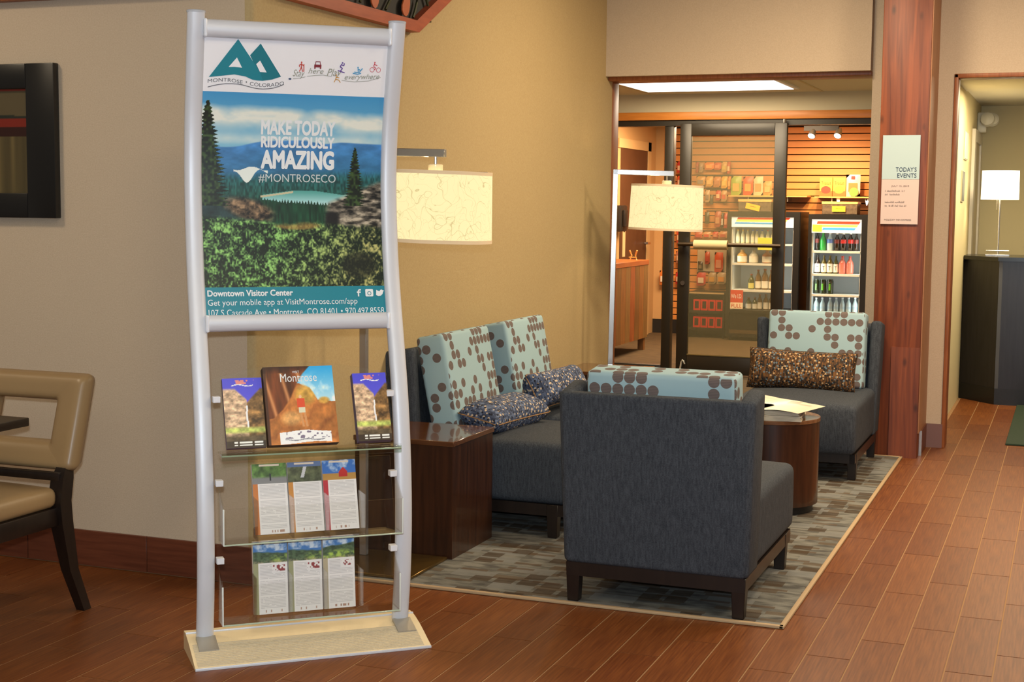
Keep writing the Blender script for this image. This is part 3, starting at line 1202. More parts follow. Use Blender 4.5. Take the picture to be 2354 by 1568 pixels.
def curl(co):
    x, z_ = co[:, 0], co[:, 2]
    q = np.zeros_like(co)
    q[:, 0] = x
    q[:, 1] = z_
    q[:, 2] = 0.004 + 0.035 * np.clip((z_ - 0.02) / 0.15, 0, 1) ** 2 * np.clip((0.10 - x) / 0.2, 0, 1) + 0.006 * np.sin(x * 18)
    q[:, 2] = np.maximum(q[:, 2], 0.002)
    return q


put('front_page', print_sheet('front_page', -0.19, 0.19, -0.16, 0.16, img, curl), None, t)
put('pages', box(-0.16, 0.15, -0.14, 0.13, 0.0, 0.002), NEWS, t)

# ------------------------------------------------------------------ floor lamps
def shade_material():
    m = bpy.data.materials.new('glowing_fibre_shade')
    m.use_nodes = True
    nt = m.node_tree
    N = nt.nodes
    b = N['Principled BSDF']
    tc = N.new('ShaderNodeTexCoord')
    n = N.new('ShaderNodeTexNoise')
    n.inputs['Scale'].default_value = 7
    nt.links.new(tc.outputs['Object'], n.inputs[0])
    mx = N.new('ShaderNodeMixRGB')
    mx.blend_type = 'LINEAR_LIGHT'
    mx.inputs[0].default_value = 0.16
    nt.links.new(tc.outputs['Object'], mx.inputs[1])
    nt.links.new(n.outputs['Color'], mx.inputs[2])
    prev = None
    for sc in (9, 17):
        v = N.new('ShaderNodeTexVoronoi')
        v.feature = 'DISTANCE_TO_EDGE'
        v.inputs['Scale'].default_value = sc
        nt.links.new(mx.outputs[0], v.inputs[0])
        r = N.new('ShaderNodeValToRGB')
        r.color_ramp.elements[0].position = 0.0
        r.color_ramp.elements[0].color = rgb(206, 182, 122)
        r.color_ramp.elements[1].position = 0.013
        r.color_ramp.elements[1].color = rgb(255, 240, 178)
        nt.links.new(v.outputs['Distance'], r.inputs[0])
        if prev is None:
            prev = r.outputs[0]
        else:
            m2 = N.new('ShaderNodeMixRGB')
            m2.blend_type = 'DARKEN'
            m2.inputs[0].default_value = 0.8
            nt.links.new(prev, m2.inputs[1])
            nt.links.new(r.outputs[0], m2.inputs[2])
            prev = m2.outputs[0]
    nt.links.new(prev, b.inputs['Emission Color'])
    b.inputs['Emission Strength'].default_value = 0.95
    b.inputs['Base Color'].default_value = rgb(110, 102, 80)
    b.inputs['Roughness'].default_value = 0.9
    return m


SHADE = shade_material()
SHADETRIM = mat('shade_trim', rgb(226, 200, 160), 0.8, emit=((0.9, 0.65, 0.4, 1), 0.18))
BRASSPLATE = mat('bronze_plate', rgb(120, 92, 44), 0.25, metal=0.7)
BULB = mat('bulb_glow', (1, 1, 1, 1), 0.5, emit=((1.0, 0.8, 0.5, 1), 6.0))


def floor_lamp(label, loc, rz, lean):
    t = thing('floor_lamp', label, 'lamp', loc, rz, 'arched floor lamps with fibre shades')
    put('base', box(-0.09, 0.34, -0.27, 0.10, 0.0, 0.012, 0.002, 1), BRASSPLATE, t)
    piv = t
    H = 1.715
    k = math.tan(lean)
    put('pole', box(-0.016, 0.016, -0.012, 0.012, 0.012, H, 0.002, 1, fn=lambda c: (c.x + k * c.z, c.y, c.z)), CHROME, piv)
    put('arm', box(-0.016 + k * H, 0.365 + k * H, -0.012, 0.012, H - 0.032, H, 0.002, 1, fn=lambda c: (c.x, c.y, c.z - 0.02 * (c.x - k * H))), CHROME, piv)
    xs = 0.322 + k * H
    put('rod', tube([(xs, 0, H - 0.03), (xs, 0, H - 0.09)], 0.006, 8), CHROME, piv)
    put('hub', lathe([(0.026, H - 0.105), (0.03, H - 0.10), (0.03, H - 0.07), (0.024, H - 0.067)], xs, 0, 20), mat('hub_acrylic', rgb(236, 214, 170), 0.2, emit=((1, 0.8, 0.5, 1), 0.15)), piv)
    R0, R1, z1, z0 = 0.226, 0.233, H - 0.094, H - 0.378
    sh = put('shade', lathe([(R1, z0), (R0, z1), (R0 - 0.003, z1), (R1 - 0.003, z0), (R1, z0)], 0, 0, 48, False), SHADE, piv, (xs, 0, 0))
    for r_, za, zb in ((R0 + 0.001, z1 - 0.013, z1 + 0.001), (R1 + 0.001, z0 - 0.001, z0 + 0.013)):
        put('trim_ring', lathe([(r_, za), (r_, zb), (r_ - 0.005, zb), (r_ - 0.005, za), (r_, za)], 0, 0, 48, False), SHADETRIM, sh)
    put('spider', tube([(xs - R0, 0, z1 - 0.006), (xs + R0, 0, z1 - 0.006)], 0.003, 6), CHROME, piv)
    put('bulb', lathe([(0.005, H - 0.30), (0.03, H - 0.28), (0.034, H - 0.25), (0.014, H - 0.20), (0.012, H - 0.115)], xs, 0, 14), BULB, piv)
    # the light of the bulb itself
    cr, sr = math.cos(rz), math.sin(rz)
    for dz_ in (H - 0.25,):
        light('lamp_bulb_light', 'POINT', (loc[0] + cr * xs, loc[1] + sr * xs, loc[2] + dz_), 16, (1.0, 0.74, 0.42), 0.04)
    sh.rotation_euler = (0, 0.028, 0)
    sh.location = (xs - 0.028 * (H - 0.25), 0, 0.028 * 0)
    return t


floor_lamp('tall nickel floor lamp with glowing shade beside the display stand', (-2.735, 5.39, RZ), 0.0, 0.0)
floor_lamp('tall nickel floor lamp with glowing shade at the shop opening', (-2.722, 8.80, RZ), 0.33, 0.012)

# ------------------------------------------------------------------ dining chair and table at the left
CREAMVINYL = mat('tan_vinyl', rgb(152, 124, 86), 0.38, bump=(60, 0.05))
dc = thing('dining_chair', 'tan upholstered dining chair with open back at the left edge', 'chair', (-3.585, 4.06, 0), 0)


def ring_back():
    bm = bmesh.new()
    W2, zb, zt = 0.272, 0.525, 0.868
    iw, ib, it = 0.135, 0.625, 0.765

    def rr(w, a, b_, r, n=6):
        pts = []
        for (cx_, cz_, a0) in ((w - r, b_ - r, 0), (-w + r, b_ - r, PI / 2), (-w + r, a + r, PI), (w - r, a + r, 1.5 * PI)):
            for i in range(n + 1):
                t_ = a0 + PI / 2 * i / n
                pts.append((cx_ + r * math.cos(t_), cz_ + r * math.sin(t_)))
        return pts
    outer, inner = rr(W2, zb, zt, 0.025), rr(iw, ib, it, 0.012)
    K = 10
    loops = []
    for k in range(2 * K):
        s = k / K if k <= K else (2 * K - k) / K
        front = 1 if k <= K else -1
        th = 0.047 * (1 - (2 * s - 1) ** 4) ** 0.5 * front + (0.0)
        if 0 < k < K or k > K:
            pass
        lp = []
        for a, b_ in zip(outer, inner):
            x = a[0] * (1 - s) + b_[0] * s
            z_ = a[1] * (1 - s) + b_[1] * s
            y = 0.185 + 0.30 * (z_ - 0.5) - th + 0.03 * (1 - (x / W2) ** 2)
            lp.append(bm.verts.new((x, y, z_)))
        loops.append(lp)
    n = len(outer)
    for k in range(2 * K):
        A_, B_ = loops[k], loops[(k + 1) % (2 * K)]
        for i in range(n):
            bm.faces.new((A_[i], A_[(i + 1) % n], B_[(i + 1) % n], B_[i]))
    return bm


put('backrest', mesh_from(ring_back(), 'backrest', 60), CREAMVINYL, dc)
bm = bmesh.new()
add_box(bm, -0.235, 0.235, -0.40, 0.14, 0.40, 0.475, 0.03, 4)
bmesh.ops.subdivide_edges(bm, edges=[e for e in bm.edges if e.calc_length() > 0.2], cuts=7, use_grid_fill=True)
for v in bm.verts:
    if v.co.z > 0.44:
        v.co.z += 0.03 * max(0, math.cos(v.co.x / 0.235 * 1.5)) * max(0, math.cos((v.co.y + 0.13) / 0.27 * 1.5))
put('seat', mesh_from(bm, 'seat', 60), CREAMVINYL, dc)
put('seat_rail', box(-0.235, 0.235, -0.395, 0.15, 0.335, 0.402, 0.004), DARKWOOD, dc)
put('back_rail', box(-0.235, 0.235, 0.14, 0.165, 0.495, 0.525, 0.004), DARKWOOD, dc)
for s in (-1, 1):
    bm = bmesh.new()
    prof = [(0.0, 0.255, 0.018), (0.16, 0.205, 0.021), (0.34, 0.165, 0.027), (0.42, 0.155, 0.028), (0.50, 0.172, 0.027), (0.545, 0.19, 0.02)]
    rings = []
    for z_, y, hw in prof:
        x = s * (0.225 + (0.02 if z_ < 0.01 else 0.0))
        rings.append([bm.verts.new((x + a * hw, y + b_ * hw * 1.1, z_)) for a, b_ in ((-1, -1), (1, -1), (1, 1), (-1, 1))])
    for A_, B_ in zip(rings, rings[1:]):
        for i in range(4):
            bm.faces.new((A_[i], A_[(i + 1) % 4], B_[(i + 1) % 4], B_[i]))
    bm.faces.new(rings[0][::-1])
    bm.faces.new(rings[-1])
    put('leg', mesh_from(bm, 'leg'), DARKWOOD, dc)
    bm = bmesh.new()
    add_box(bm, s * 0.21 - 0.024, s * 0.21 + 0.024, -0.39, -0.342, 0.0, 0.345, 0.002, 1)
    for v in bm.verts:
        if v.co.z < 0.01:
            v.co.x = s * 0.21 + (v.co.x - s * 0.21) * 0.6
    put('leg', mesh_from(bm, 'leg'), DARKWOOD, dc)
dt = thing('dining_table', 'dark table top corner in front of the tan dining chair', 'table', (-3.93, 3.60, 0))
put('table_top', box(-0.56, 0.56, -0.42, 0.475, 0.712, 0.742, 0.004), DARKWOOD, dt)
put('pedestal', lathe([(0.045, 0.03), (0.04, 0.2), (0.04, 0.712)], -0.1, -0.05, 20), BLACKMETAL, dt)
put('foot', lathe([(0.28, 0.0), (0.27, 0.018), (0.06, 0.035)], -0.1, -0.05, 28), BLACKMETAL, dt)

# black frame on the left wall; its glass reflection is painted as bands
fp = thing('framed_glass', 'black framed dark glass with painted reflection bands and red stripe on the left wall', 'picture', (-4.20, YL - 0.006, 1.425))
FRAMEB = mat('black_frame', rgb(18, 17, 16), 0.35)
w2, hh = 0.372, 0.62
for nm, (x0, x1, z0, z1) in (('l', (-w2, -w2 + 0.14, 0, hh)), ('r', (w2 - 0.14, w2, 0, hh)), ('t', (-w2 + 0.14, w2 - 0.14, hh - 0.1, hh)), ('b', (-w2 + 0.14, w2 - 0.14, 0, 0.1))):
    put('frame_rail', box(x0, x1, -0.03, 0.004, z0, z1, 0.004), FRAMEB, fp)
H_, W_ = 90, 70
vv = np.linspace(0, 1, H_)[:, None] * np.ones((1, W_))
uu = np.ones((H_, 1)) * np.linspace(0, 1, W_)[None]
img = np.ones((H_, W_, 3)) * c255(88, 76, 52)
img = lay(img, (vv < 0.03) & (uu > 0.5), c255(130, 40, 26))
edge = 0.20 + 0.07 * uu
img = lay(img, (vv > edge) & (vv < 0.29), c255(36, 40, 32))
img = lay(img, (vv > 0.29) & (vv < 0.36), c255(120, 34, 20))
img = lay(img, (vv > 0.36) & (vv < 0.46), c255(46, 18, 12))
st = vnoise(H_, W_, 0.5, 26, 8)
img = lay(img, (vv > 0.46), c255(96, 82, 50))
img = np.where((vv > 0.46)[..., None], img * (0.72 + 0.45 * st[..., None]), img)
put('painted_reflection', print_sheet('painted_reflection', -w2 + 0.135, w2 - 0.135, 0.095, hh - 0.095, img), None, fp, (0, -0.008, 0))

# hexagonal wooden frame with iron scroll work high on the accent wall
wa = thing('wall_art', 'red wooden angular frame with dark iron leaves high on the golden wall', 'wall art', (XW, 5.645, 2.29))
hexo = [(-0.62, 0), (0.61, 0.004), (1.06, 0.24), (0.61, 0.50), (-0.62, 0.50), (-0.80, 0.24)]
hexi = [(-0.58, 0.052), (0.585, 0.056), (0.93, 0.24), (0.585, 0.448), (-0.58, 0.448), (-0.72, 0.24)]
for i in range(6):
    a, b_, c_, d_ = hexo[i], hexo[(i + 1) % 6], hexi[(i + 1) % 6], hexi[i]
    put('frame_board', prism([a, b_, c_, d_], 'x', 0.004, 0.05), mat('orange_stained_wood', rgb(168, 78, 42), 0.45, noise=(5, rgb(146, 60, 30), (10, 1.5, 10))), wa)
put('back_panel', prism(hexi, 'x', 0.002, 0.012), mat('near_black_panel', rgb(22, 22, 16), 0.7), wa)
IRON = mat('green_iron', rgb(52, 54, 26), 0.5, metal=0.3)
for k in range(9):
    y0 = -0.5 + k * 0.14
    pts = [(0.028, y0 + 0.16 * math.sin(2.2 * t_ + k), 0.07 + 0.36 * t_) for t_ in [i / 10 for i in range(11)]]
    put('iron_stem', mesh_from(tube(pts, 0.007, 6), 'iron_stem'), IRON, wa)
for (cy_, cz_, a_, l_) in ((0.50, 0.115, 1.0, 0.11), (0.18, 0.10, 0.5, 0.08), (-0.2, 0.2, 0.8, 0.1), (0.62, 0.30, 1.3, 0.1), (-0.45, 0.12, 0.4, 0.09)):
    pl = []
    for i in range(12):
        t_ = 2 * PI * i / 12
        lx_, lz_ = l_ * 0.5 * math.cos(t_), 0.032 * math.sin(t_) * (1.1 - 0.3 * math.cos(t_))
        pl.append((cy_ + lx_ * math.cos(a_) - lz_ * math.sin(a_), cz_ + lx_ * math.sin(a_) + lz_ * math.cos(a_)))
    put('copper_leaf', prism(pl, 'x', 0.03, 0.036), mat('copper_leaf', rgb(178, 88, 46), 0.4), wa)

# ------------------------------------------------------------------ display stand
PROF = [(0.0, 0.0), (0.06, 0.0), (0.16, 0.026), (0.28, 0.041), (0.4, 0.047), (0.53, 0.043), (0.68, 0.027), (0.83, 0.0), (0.98, -0.04), (1.135, -0.087), (1.29, -0.128),
        (1.48, -0.155), (1.6, -0.16), (1.76, -0.142), (1.91, -0.10), (2.02, -0.07), (2.15, -0.035)]
_PZ = np.array([p[0] for p in PROF])
_PD = np.array([p[1] for p in PROF])
_fz = np.linspace(0, 2.15, 216)
_fd = np.interp(_fz, _PZ, _PD)
_k = np.ones(15) / 15
_fd = np.convolve(np.pad(_fd, 7, mode='edge'), _k, mode='valid')


def dprof(z):
    return np.interp(z, _fz, _fd)


def on_poster(off):
    """lay a flat XZ sheet on the curved graphic, off metres in front of it"""
    def fn(co):
        q = co.copy()
        q[:, 1] = co[:, 1] - (dprof(co[:, 2]) + off)
        return q
    return fn


st_ = thing('display_stand', 'silver freestanding display stand with landscape poster and clear brochure shelves', 'display stand', (-2.389, 4.262, 0), math.radians(41.673))
# base: low ramp with a ribbed tread
ZB = 0.06
base_prof = [(-0.185, 0.0), (-0.185, 0.008), (-0.15, 0.018), (-0.10, 0.034), (-0.05, 0.048), (0.0, 0.058), (0.03, 0.062), (0.07, 0.062), (0.075, 0.058), (0.075, 0.0)]
bm = prism(base_prof, 'x', -0.395, 0.395)
BASEM = mat('champagne_aluminium', rgb(236, 214, 172), 0.42)
bs = put('base', mesh_from(bm, 'base', 30), BASEM, st_)
bm = bmesh.new()
for k in range(15):
    y = -0.178 + k * 0.0085
    zz = np.interp(y, [p[0] for p in base_prof[1:7]], [p[1] for p in base_prof[1:7]])
    add_box(bm, -0.385, 0.372, y, y + 0.004, zz - 0.002, zz + 0.0022 + 0.001)
put('tread_rib', mesh_from(bm, 'tread_rib', 0), mat('tread_rib', rgb(206, 190, 160), 0.5), bs)
bs.children[0]['kind'] = 'stuff'
put('edge_trim', box(-0.395, 0.395, 0.026, 0.032, 0.058, 0.067, 0.002), SILVER, bs)
put('edge_trim', box(-0.395, 0.395, -0.189, -0.184, 0.0, 0.009, 0.001), SILVER, bs)
PX = 0.3368
for s in (-1, 1):
    bm = bmesh.new()
    zs = np.concatenate([np.linspace(0.055, 2.108, 60)])
    rings = []
    for z_ in zs:
        d = float(dprof(z_))
        rings.append([bm.verts.new((s * PX + 0.029 * math.copysign(abs(math.cos(t)) ** 0.8, math.cos(t)), -d + 0.02 * math.copysign(abs(math.sin(t)) ** 0.8, math.sin(t)), z_)) for t in [2 * PI * i / 20 for i in range(20)]])
    for A_, B_ in zip(rings, rings[1:]):
        for i in range(20):
            bm.faces.new((A_[i], A_[(i + 1) % 20], B_[(i + 1) % 20], B_[i]))
    bm.faces.new(rings[0][::-1])
    bm.faces.new(rings[-1])
    p_ = put('post', mesh_from(bm, 'post', 50), SILVER, st_)
    d = float(dprof(2.108))
    put('end_cap', lathe([(0.031, 2.106), (0.031, 2.112), (0.028, 2.114)], 0, 0, 20), mat('grey_cap', rgb(180, 182, 188), 0.5), p_, (s * PX, -d, 0))
    p_.children[0].scale = (1.0, 0.68, 1.0)
    # foot plate that runs forward over the base
    put('foot_plate', prism([(-0.02, 0.052), (-0.02, 0.064), (-0.10, 0.040), (-0.10, 0.030)], 'x', s * PX - 0.032, s * PX + 0.032), mat('foot_plate', rgb(170, 164, 152), 0.4, metal=0.5), bs)
for z0, z1 in ((2.030, 2.088), (1.068, 1.124)):
    zc, hz = (z0 + z1) / 2, (z1 - z0) / 2
    d = float(dprof(zc))
    bm = bmesh.new()
    sec = [(-d - 0.010 + 0.020 * math.sin(t), zc + hz * math.cos(t)) for t in [2 * PI * i / 24 for i in range(24)]]
    A_ = [bm.verts.new((-0.312, y, z_)) for y, z_ in sec]
    B_ = [bm.verts.new((0.312, y, z_)) for y, z_ in sec]
    for i in range(24):
        bm.faces.new((A_[i], A_[(i + 1) % 24], B_[(i + 1) % 24], B_[i]))
    bm.faces.new(A_[::-1])
    bm.faces.new(B_)
    cb = put('crossbar', mesh_from(bm, 'crossbar', 50), SILVER, st_)
    for s in (-1, 1):
        put('end_cap', box(s * 0.309 - 0.006, s * 0.309 + 0.006, -d - 0.032, -d + 0.010, z0 - 0.001, z1 + 0.001, 0.006, 3), mat('clear_white_cap', rgb(236, 238, 244), 0.2), cb)

# the printed graphic
PW = 0.312
white_img = np.ones((24, 3, 3)) * c255(248, 246, 248)
poster = put('poster', print_sheet('poster', -PW, PW, 1.861, 2.035, white_img, on_poster(0.004)), None, st_)
TEAL = mat('teal_ink', rgb(20, 132, 148), 0.4)
put('teal_band', print_sheet('teal_band', -PW, PW, 1.118, 1.2135, np.ones((12, 3, 3)) * c255(26, 134, 152), on_poster(0.004)), None, poster)


def landscape(h, w):
    v = np.linspace(0, 1, h)[:, None] * np.ones((1, w))
    u = np.ones((h, 1)) * np.linspace(0, 1, w)[None]
    cl = fbm(h, w, 12, 7, 11)
    cl2 = fbm(h, w, 26, 9, 21)
    t = np.clip(v / 0.26, 0, 1)[..., None]
    img = c255(66, 146, 196) * (1 - t) + c255(126, 182, 206) * t
    band1 = np.exp(-((v - 0.115 - 0.02 * u) / 0.045) ** 2)
    band2 = np.exp(-((v - 0.235 - 0.0 * u) / 0.028) ** 2)
    band3 = 0.5 * np.exp(-((v - 0.185) / 0.03) ** 2)
    cm_ = np.clip((band1 * 1.7 + band2 * 0.75 + band3 * 0.5) * (0.25 + 1.15 * cl) - 0.22, 0, 1) ** 0.8
    img = lay(img, cm_, c255(226, 228, 216))
    sh = np.clip((cl2 - 0.52) * 3, 0, 1) * np.clip(cm_, 0, 1) * 0.45
    img = lay(img, sh, c255(166, 196, 204))
    # distant ranges
    ridge = 0.245 + 0.03 * np.exp(-((u - 0.12) / 0.14) ** 2) - 0.012 * np.exp(-((u - 0.45) / 0.2) ** 2) + 0.012 * (vnoise(1, w, 1, 9, 4) - 0.5)
    m1 = np.clip((v - ridge) * 150, 0, 1)
    dd = np.clip((v - ridge) / 0.2, 0, 1)[..., None]
    far = c255(70, 130, 190) * (1 - dd) + c255(48, 106, 140) * dd
    far = far * (0.8 + 0.4 * fbm(h, w, 30, 14, 31)[..., None])
    img = img * (1 - m1[..., None]) + far * m1[..., None]
    # forested middle ground
    tree = vnoise(h, w, 60, 150, 41)
    r2 = 0.40 - 0.03 * u + 0.02 * vnoise(1, w, 1, 12, 5)
    m2 = np.clip((v - r2) * 22, 0, 1)
    dark = c255(40, 96, 108) * (1 - np.clip((v - 0.36) / 0.2, 0, 1))[..., None] + c255(32, 78, 62) * np.clip((v - 0.36) / 0.2, 0, 1)[..., None]
    dark = dark * (0.65 + 0.7 * tree[..., None])
    img = img * (1 - m2[..., None]) + dark * m2[..., None]
    # two lakes
    lk = ((u > 0.175) & (u < 0.36) & (v > 0.386 + 0.01 * np.sin(u * 40)) & (v < 0.40 + 0.05 * np.exp(-((u - 0.24) / 0.045) ** 2) + 0.012 * np.sin(u * 55))).astype(float)
    img = lay(img, lk, c255(226, 232, 224))
    top = 0.505 + 0.025 * np.clip((0.5 - u) / 0.17, 0, 1) + 0.02 * np.clip((u - 0.62) / 0.15, 0, 1)
    bot = 0.535 + 0.05 * np.clip((u - 0.36) / 0.3, 0, 1)
    lk2 = ((u > 0.33) & (u < 0.80) & (v > top - 0.008) & (v < bot + 0.012)).astype(float)
    tt = np.clip((v - 0.505) / 0.08, 0, 1)[..., None]
    water = c255(84, 158, 150) * (1 - tt) + c255(206, 236, 238) * tt
    img = img * (1 - lk2[..., None]) + water * lk2[..., None]
    shore = ((u > 0.32) & (u < 0.5) & (np.abs(v - top) < 0.005)).astype(float)
    img = lay(img, shore, c255(196, 186, 150))
    # pine row in front of the lake: pointed tops
    saw = np.abs(((u * 62 + 0.35 * vnoise(1, w, 1, 40, 6)) % 1) - 0.5) * 2
    rowtop = 0.565 + 0.03 * np.clip((u - 0.5) * 2, 0, 1) - 0.02 * (1 - saw) * (0.6 + 0.8 * vnoise(1, w, 1, 60, 7)) - 0.03 * np.clip((0.42 - u) * 3, 0, 1)
    m3 = ((v > rowtop) & (u > 0.28) & (u < 0.74)).astype(float)
    pine = c255(20, 62, 40) * (0.6 + 0.7 * vnoise(h, w, 22, 120, 8)[..., None])
    img = img * (1 - m3[..., None]) + pine * m3[..., None]
    left = np.clip((v - 0.50 - 0.10 * u) * 30, 0, 1) * (u < 0.32)
    ld = c255(40, 62, 62) * (0.5 + 0.9 * fbm(h, w, 26, 26, 51)[..., None])
    img = img * (1 - left[..., None]) + ld * left[..., None]
    # rocks
    rk = fbm(h, w, 46, 40, 61)
    rl = np.clip(1.6 - ((u - 0.26) / 0.13) ** 2 - ((v - 0.60 - 0.22 * (u - 0.26)) / 0.052) ** 2, 0, 1)
    img = img * (1 - rl[..., None]) + (c255(128, 104, 78) * (0.15 + 1.2 * np.clip(rk * 1.9 - 0.45, 0, 1)[..., None])) * rl[..., None]
    edge_r = 0.555 - 0.12 * np.clip((u - 0.68) / 0.3, 0, 1)
    rr_ = np.clip((v - edge_r) * 40, 0, 1) * np.clip((u - 0.665) * 22, 0, 1)
    rtex = fbm(h, w, 60, 22, 71)
    img = img * (1 - rr_[..., None]) + (c255(150, 140, 122) * (0.12 + 1.15 * np.clip(rtex * 2.2 - 0.62, 0, 1)[..., None])) * rr_[..., None]
    dk = np.clip(1.4 - ((u - 0.715) / 0.04) ** 2 - ((v - 0.65) / 0.05) ** 2, 0, 1)
    img = lay(img, dk, c255(20, 18, 18))
    # juniper shrubs in the foreground
    bt = 0.625 + 0.035 * np.clip((u - 0.1) * 3, 0, 1) - 0.02 * np.clip((u - 0.5), 0, 1) + 0.05 * np.clip((u - 0.7) * 2, 0, 1)
    bm_ = np.clip((v - bt + 0.03 * (fbm(h, w, 30, 22, 81) - 0.5)) * 40, 0, 1)
    a = fbm(h, w, 26, 22, 91)
    fine = vnoise(h, w, 130, 150, 101)
    fine2 = vnoise(h, w, 70, 80, 111)
    lum = np.clip((a - 0.33) * 1.7 + (fine - 0.5) * 1.1 + (fine2 - 0.5) * 0.8, 0, 1)[..., None]
    ol = np.clip((u - 0.45) * 2 + (v - 0.7), 0, 1)[..., None]
    lo = c255(14, 30, 16)
    hi = c255(150, 206, 112) * (1 - ol) + c255(186, 182, 112) * ol
    shrub = lo * (1 - lum) + hi * lum
    och = np.clip(1.2 - ((u - 0.52) / 0.13) ** 2 - ((v - 0.68) / 0.025) ** 2, 0, 0.7)
    shrub = lay(shrub, och, c255(168, 130, 66))
    sd = np.clip(1.3 - ((u - 0.86) / 0.10) ** 2 - ((v - 0.89) / 0.07) ** 2, 0, 0.7)
    shrub = lay(shrub, sd, c255(20, 24, 14))
    img = img * (1 - bm_[..., None]) + shrub * bm_[..., None]
    # two spruces
    for (cx_, v0, v1, wd, seed) in ((0.035, 0.045, 0.58, 0.115, 1), (0.845, 0.265, 0.575, 0.062, 2)):
        t_ = np.clip((v - v0) / (v1 - v0), 0, 1)
        jag = 0.55 + 0.45 * np.abs(((v * (52 if seed == 1 else 70) + 0.8 * np.sign(u - cx_)) % 1) - 0.5) * 2 + 0.35 * (vnoise(h, w, 60, 8, 120 + seed) - 0.5)
        half = wd * (0.06 + t_ ** 0.75) * jag
        mk = ((np.abs(u - cx_) < half) & (v > v0) & (v < v1)).astype(float)
        tex = vnoise(h, w, 90, 90, 130 + seed)[..., None]
        img = img * (1 - mk[..., None]) + (c255(16, 26, 14) + c255(44, 58, 26) * np.clip(tex * 1.8 - 0.6, 0, 1)) * mk[..., None]
    return img


put('landscape_print', print_sheet('landscape_print', -PW, PW, 1.2135, 1.861, np.clip(landscape(400, 390) * 1.06, 0, 1), on_poster(0.004)), None, poster)
INKWHITE = mat('white_ink', rgb(238, 240, 240), 0.5)
INKPALE = mat('pale_ink', rgb(206, 214, 214), 0.5)
INKGREY = mat('grey_ink', rgb(96, 96, 100), 0.5)
INKTAUPE = mat('taupe_ink', rgb(150, 150, 132), 0.5)


def lettering(body, x0, x1, z0, z1, m, bold=0.0, shear=0.0, fn=None, off=0.0062, parent=None):
    me = text_mesh(body, x0, x1, z0, z1, bold, shear)
    if fn:
        warp(me, fn)
    warp(me, on_poster(off))
    return put('lettering', me, m, parent or poster)


lettering('MAKE TODAY', -0.1121, 0.1433, 1.7246, 1.7754, INKWHITE, 0.045)
lettering('RIDICULOUSLY', -0.1111, 0.142, 1.6822, 1.7211, INKWHITE, 0.045)
lettering('AMAZING', -0.1115, 0.1422, 1.6103, 1.6749, INKWHITE, 0.05)
lettering('#MONTROSECO', -0.1185, 0.1479, 1.5645, 1.5945, INKPALE, 0.0)
lettering('Downtown Visitor Center', -0.302, -0.014, 1.1835, 1.2045, INKWHITE, 0.03)
lettering('Get your mobile app at VisitMontrose.com/app', -0.302, 0.2085, 1.1475, 1.1735, INKWHITE, 0.004)
lettering('107 S Cascade Ave \u2022 Montrose, CO 81401 \u2022 970.497.8558', -0.301, 0.3010, 1.116, 1.1405, INKWHITE, 0.004)
# mountain logo
A_poly = [(-0.1993, 2.0296), (-0.2906, 1.9059), (-0.2655, 1.9129), (-0.2402, 1.9167), (-0.2074, 1.9173), (-0.1706, 1.9123), (-0.1481, 1.9032), (-0.1325, 1.9009), (-0.112, 1.9005), (-0.1233, 1.9285)]
holeA = [(-0.2011, 1.9714), (-0.2274, 1.9402), (-0.2082, 1.9412), (-0.1832, 1.9396)]
B_poly = [(-0.1248, 2.019), (-0.1583, 1.9804), (-0.1371, 1.9529), (-0.1246, 1.9648), (-0.101, 1.9276), (-0.1233, 1.9285), (-0.1406, 1.9492), (-0.1669, 1.9125), (-0.1482, 1.9043), (-0.1147, 1.9002), (-0.0815, 1.9058), (-0.0521, 1.9162)]
me = poly_mesh('mountain_mark', [A_poly])
put('mountain_mark', warp(me, on_poster(0.0062)), TEAL, poster)
me = poly_mesh('mountain_mark', [[(-0.1248, 2.019), (-0.1583, 1.9804), (-0.1147, 1.9002), (-0.0815, 1.9058), (-0.0521, 1.9162)]])
put('mountain_mark', warp(me, on_poster(0.0060)), mat('deep_teal_ink', rgb(16, 120, 134), 0.4), poster)
for pl_ in (holeA, [(-0.1246, 1.9648), (-0.1371, 1.9529), (-0.1233, 1.9285), (-0.101, 1.9276)]):
    put('mountain_counter', warp(poly_mesh('mountain_counter', [pl_]), on_poster(0.0068)), mat('poster_white', rgb(248, 246, 248), 0.4), poster)
me = poly_mesh('logo_line', stroke([(-0.2932, 1.8739), (-0.2753, 1.8794), (-0.2573, 1.8834), (-0.235, 1.8868), (-0.2136, 1.8875), (-0.195, 1.8868), (-0.1768, 1.8843), (-0.158, 1.880), (-0.1396, 1.876), (-0.125, 1.8744), (-0.1098, 1.8742), (-0.093, 1.8755), (-0.0765, 1.8783), (-0.059, 1.884), (-0.0416, 1.8915)], 0.0022))
put('logo_line', warp(me, on_poster(0.0064)), INKGREY, poster)


def wave(x0, x1, amp, ph, base):
    def fn(co):
        q = co.copy()
        q[:, 2] += amp * np.sin((co[:, 0] - x0) / (x1 - x0) * PI * 2 + ph)
        return q
    return fn


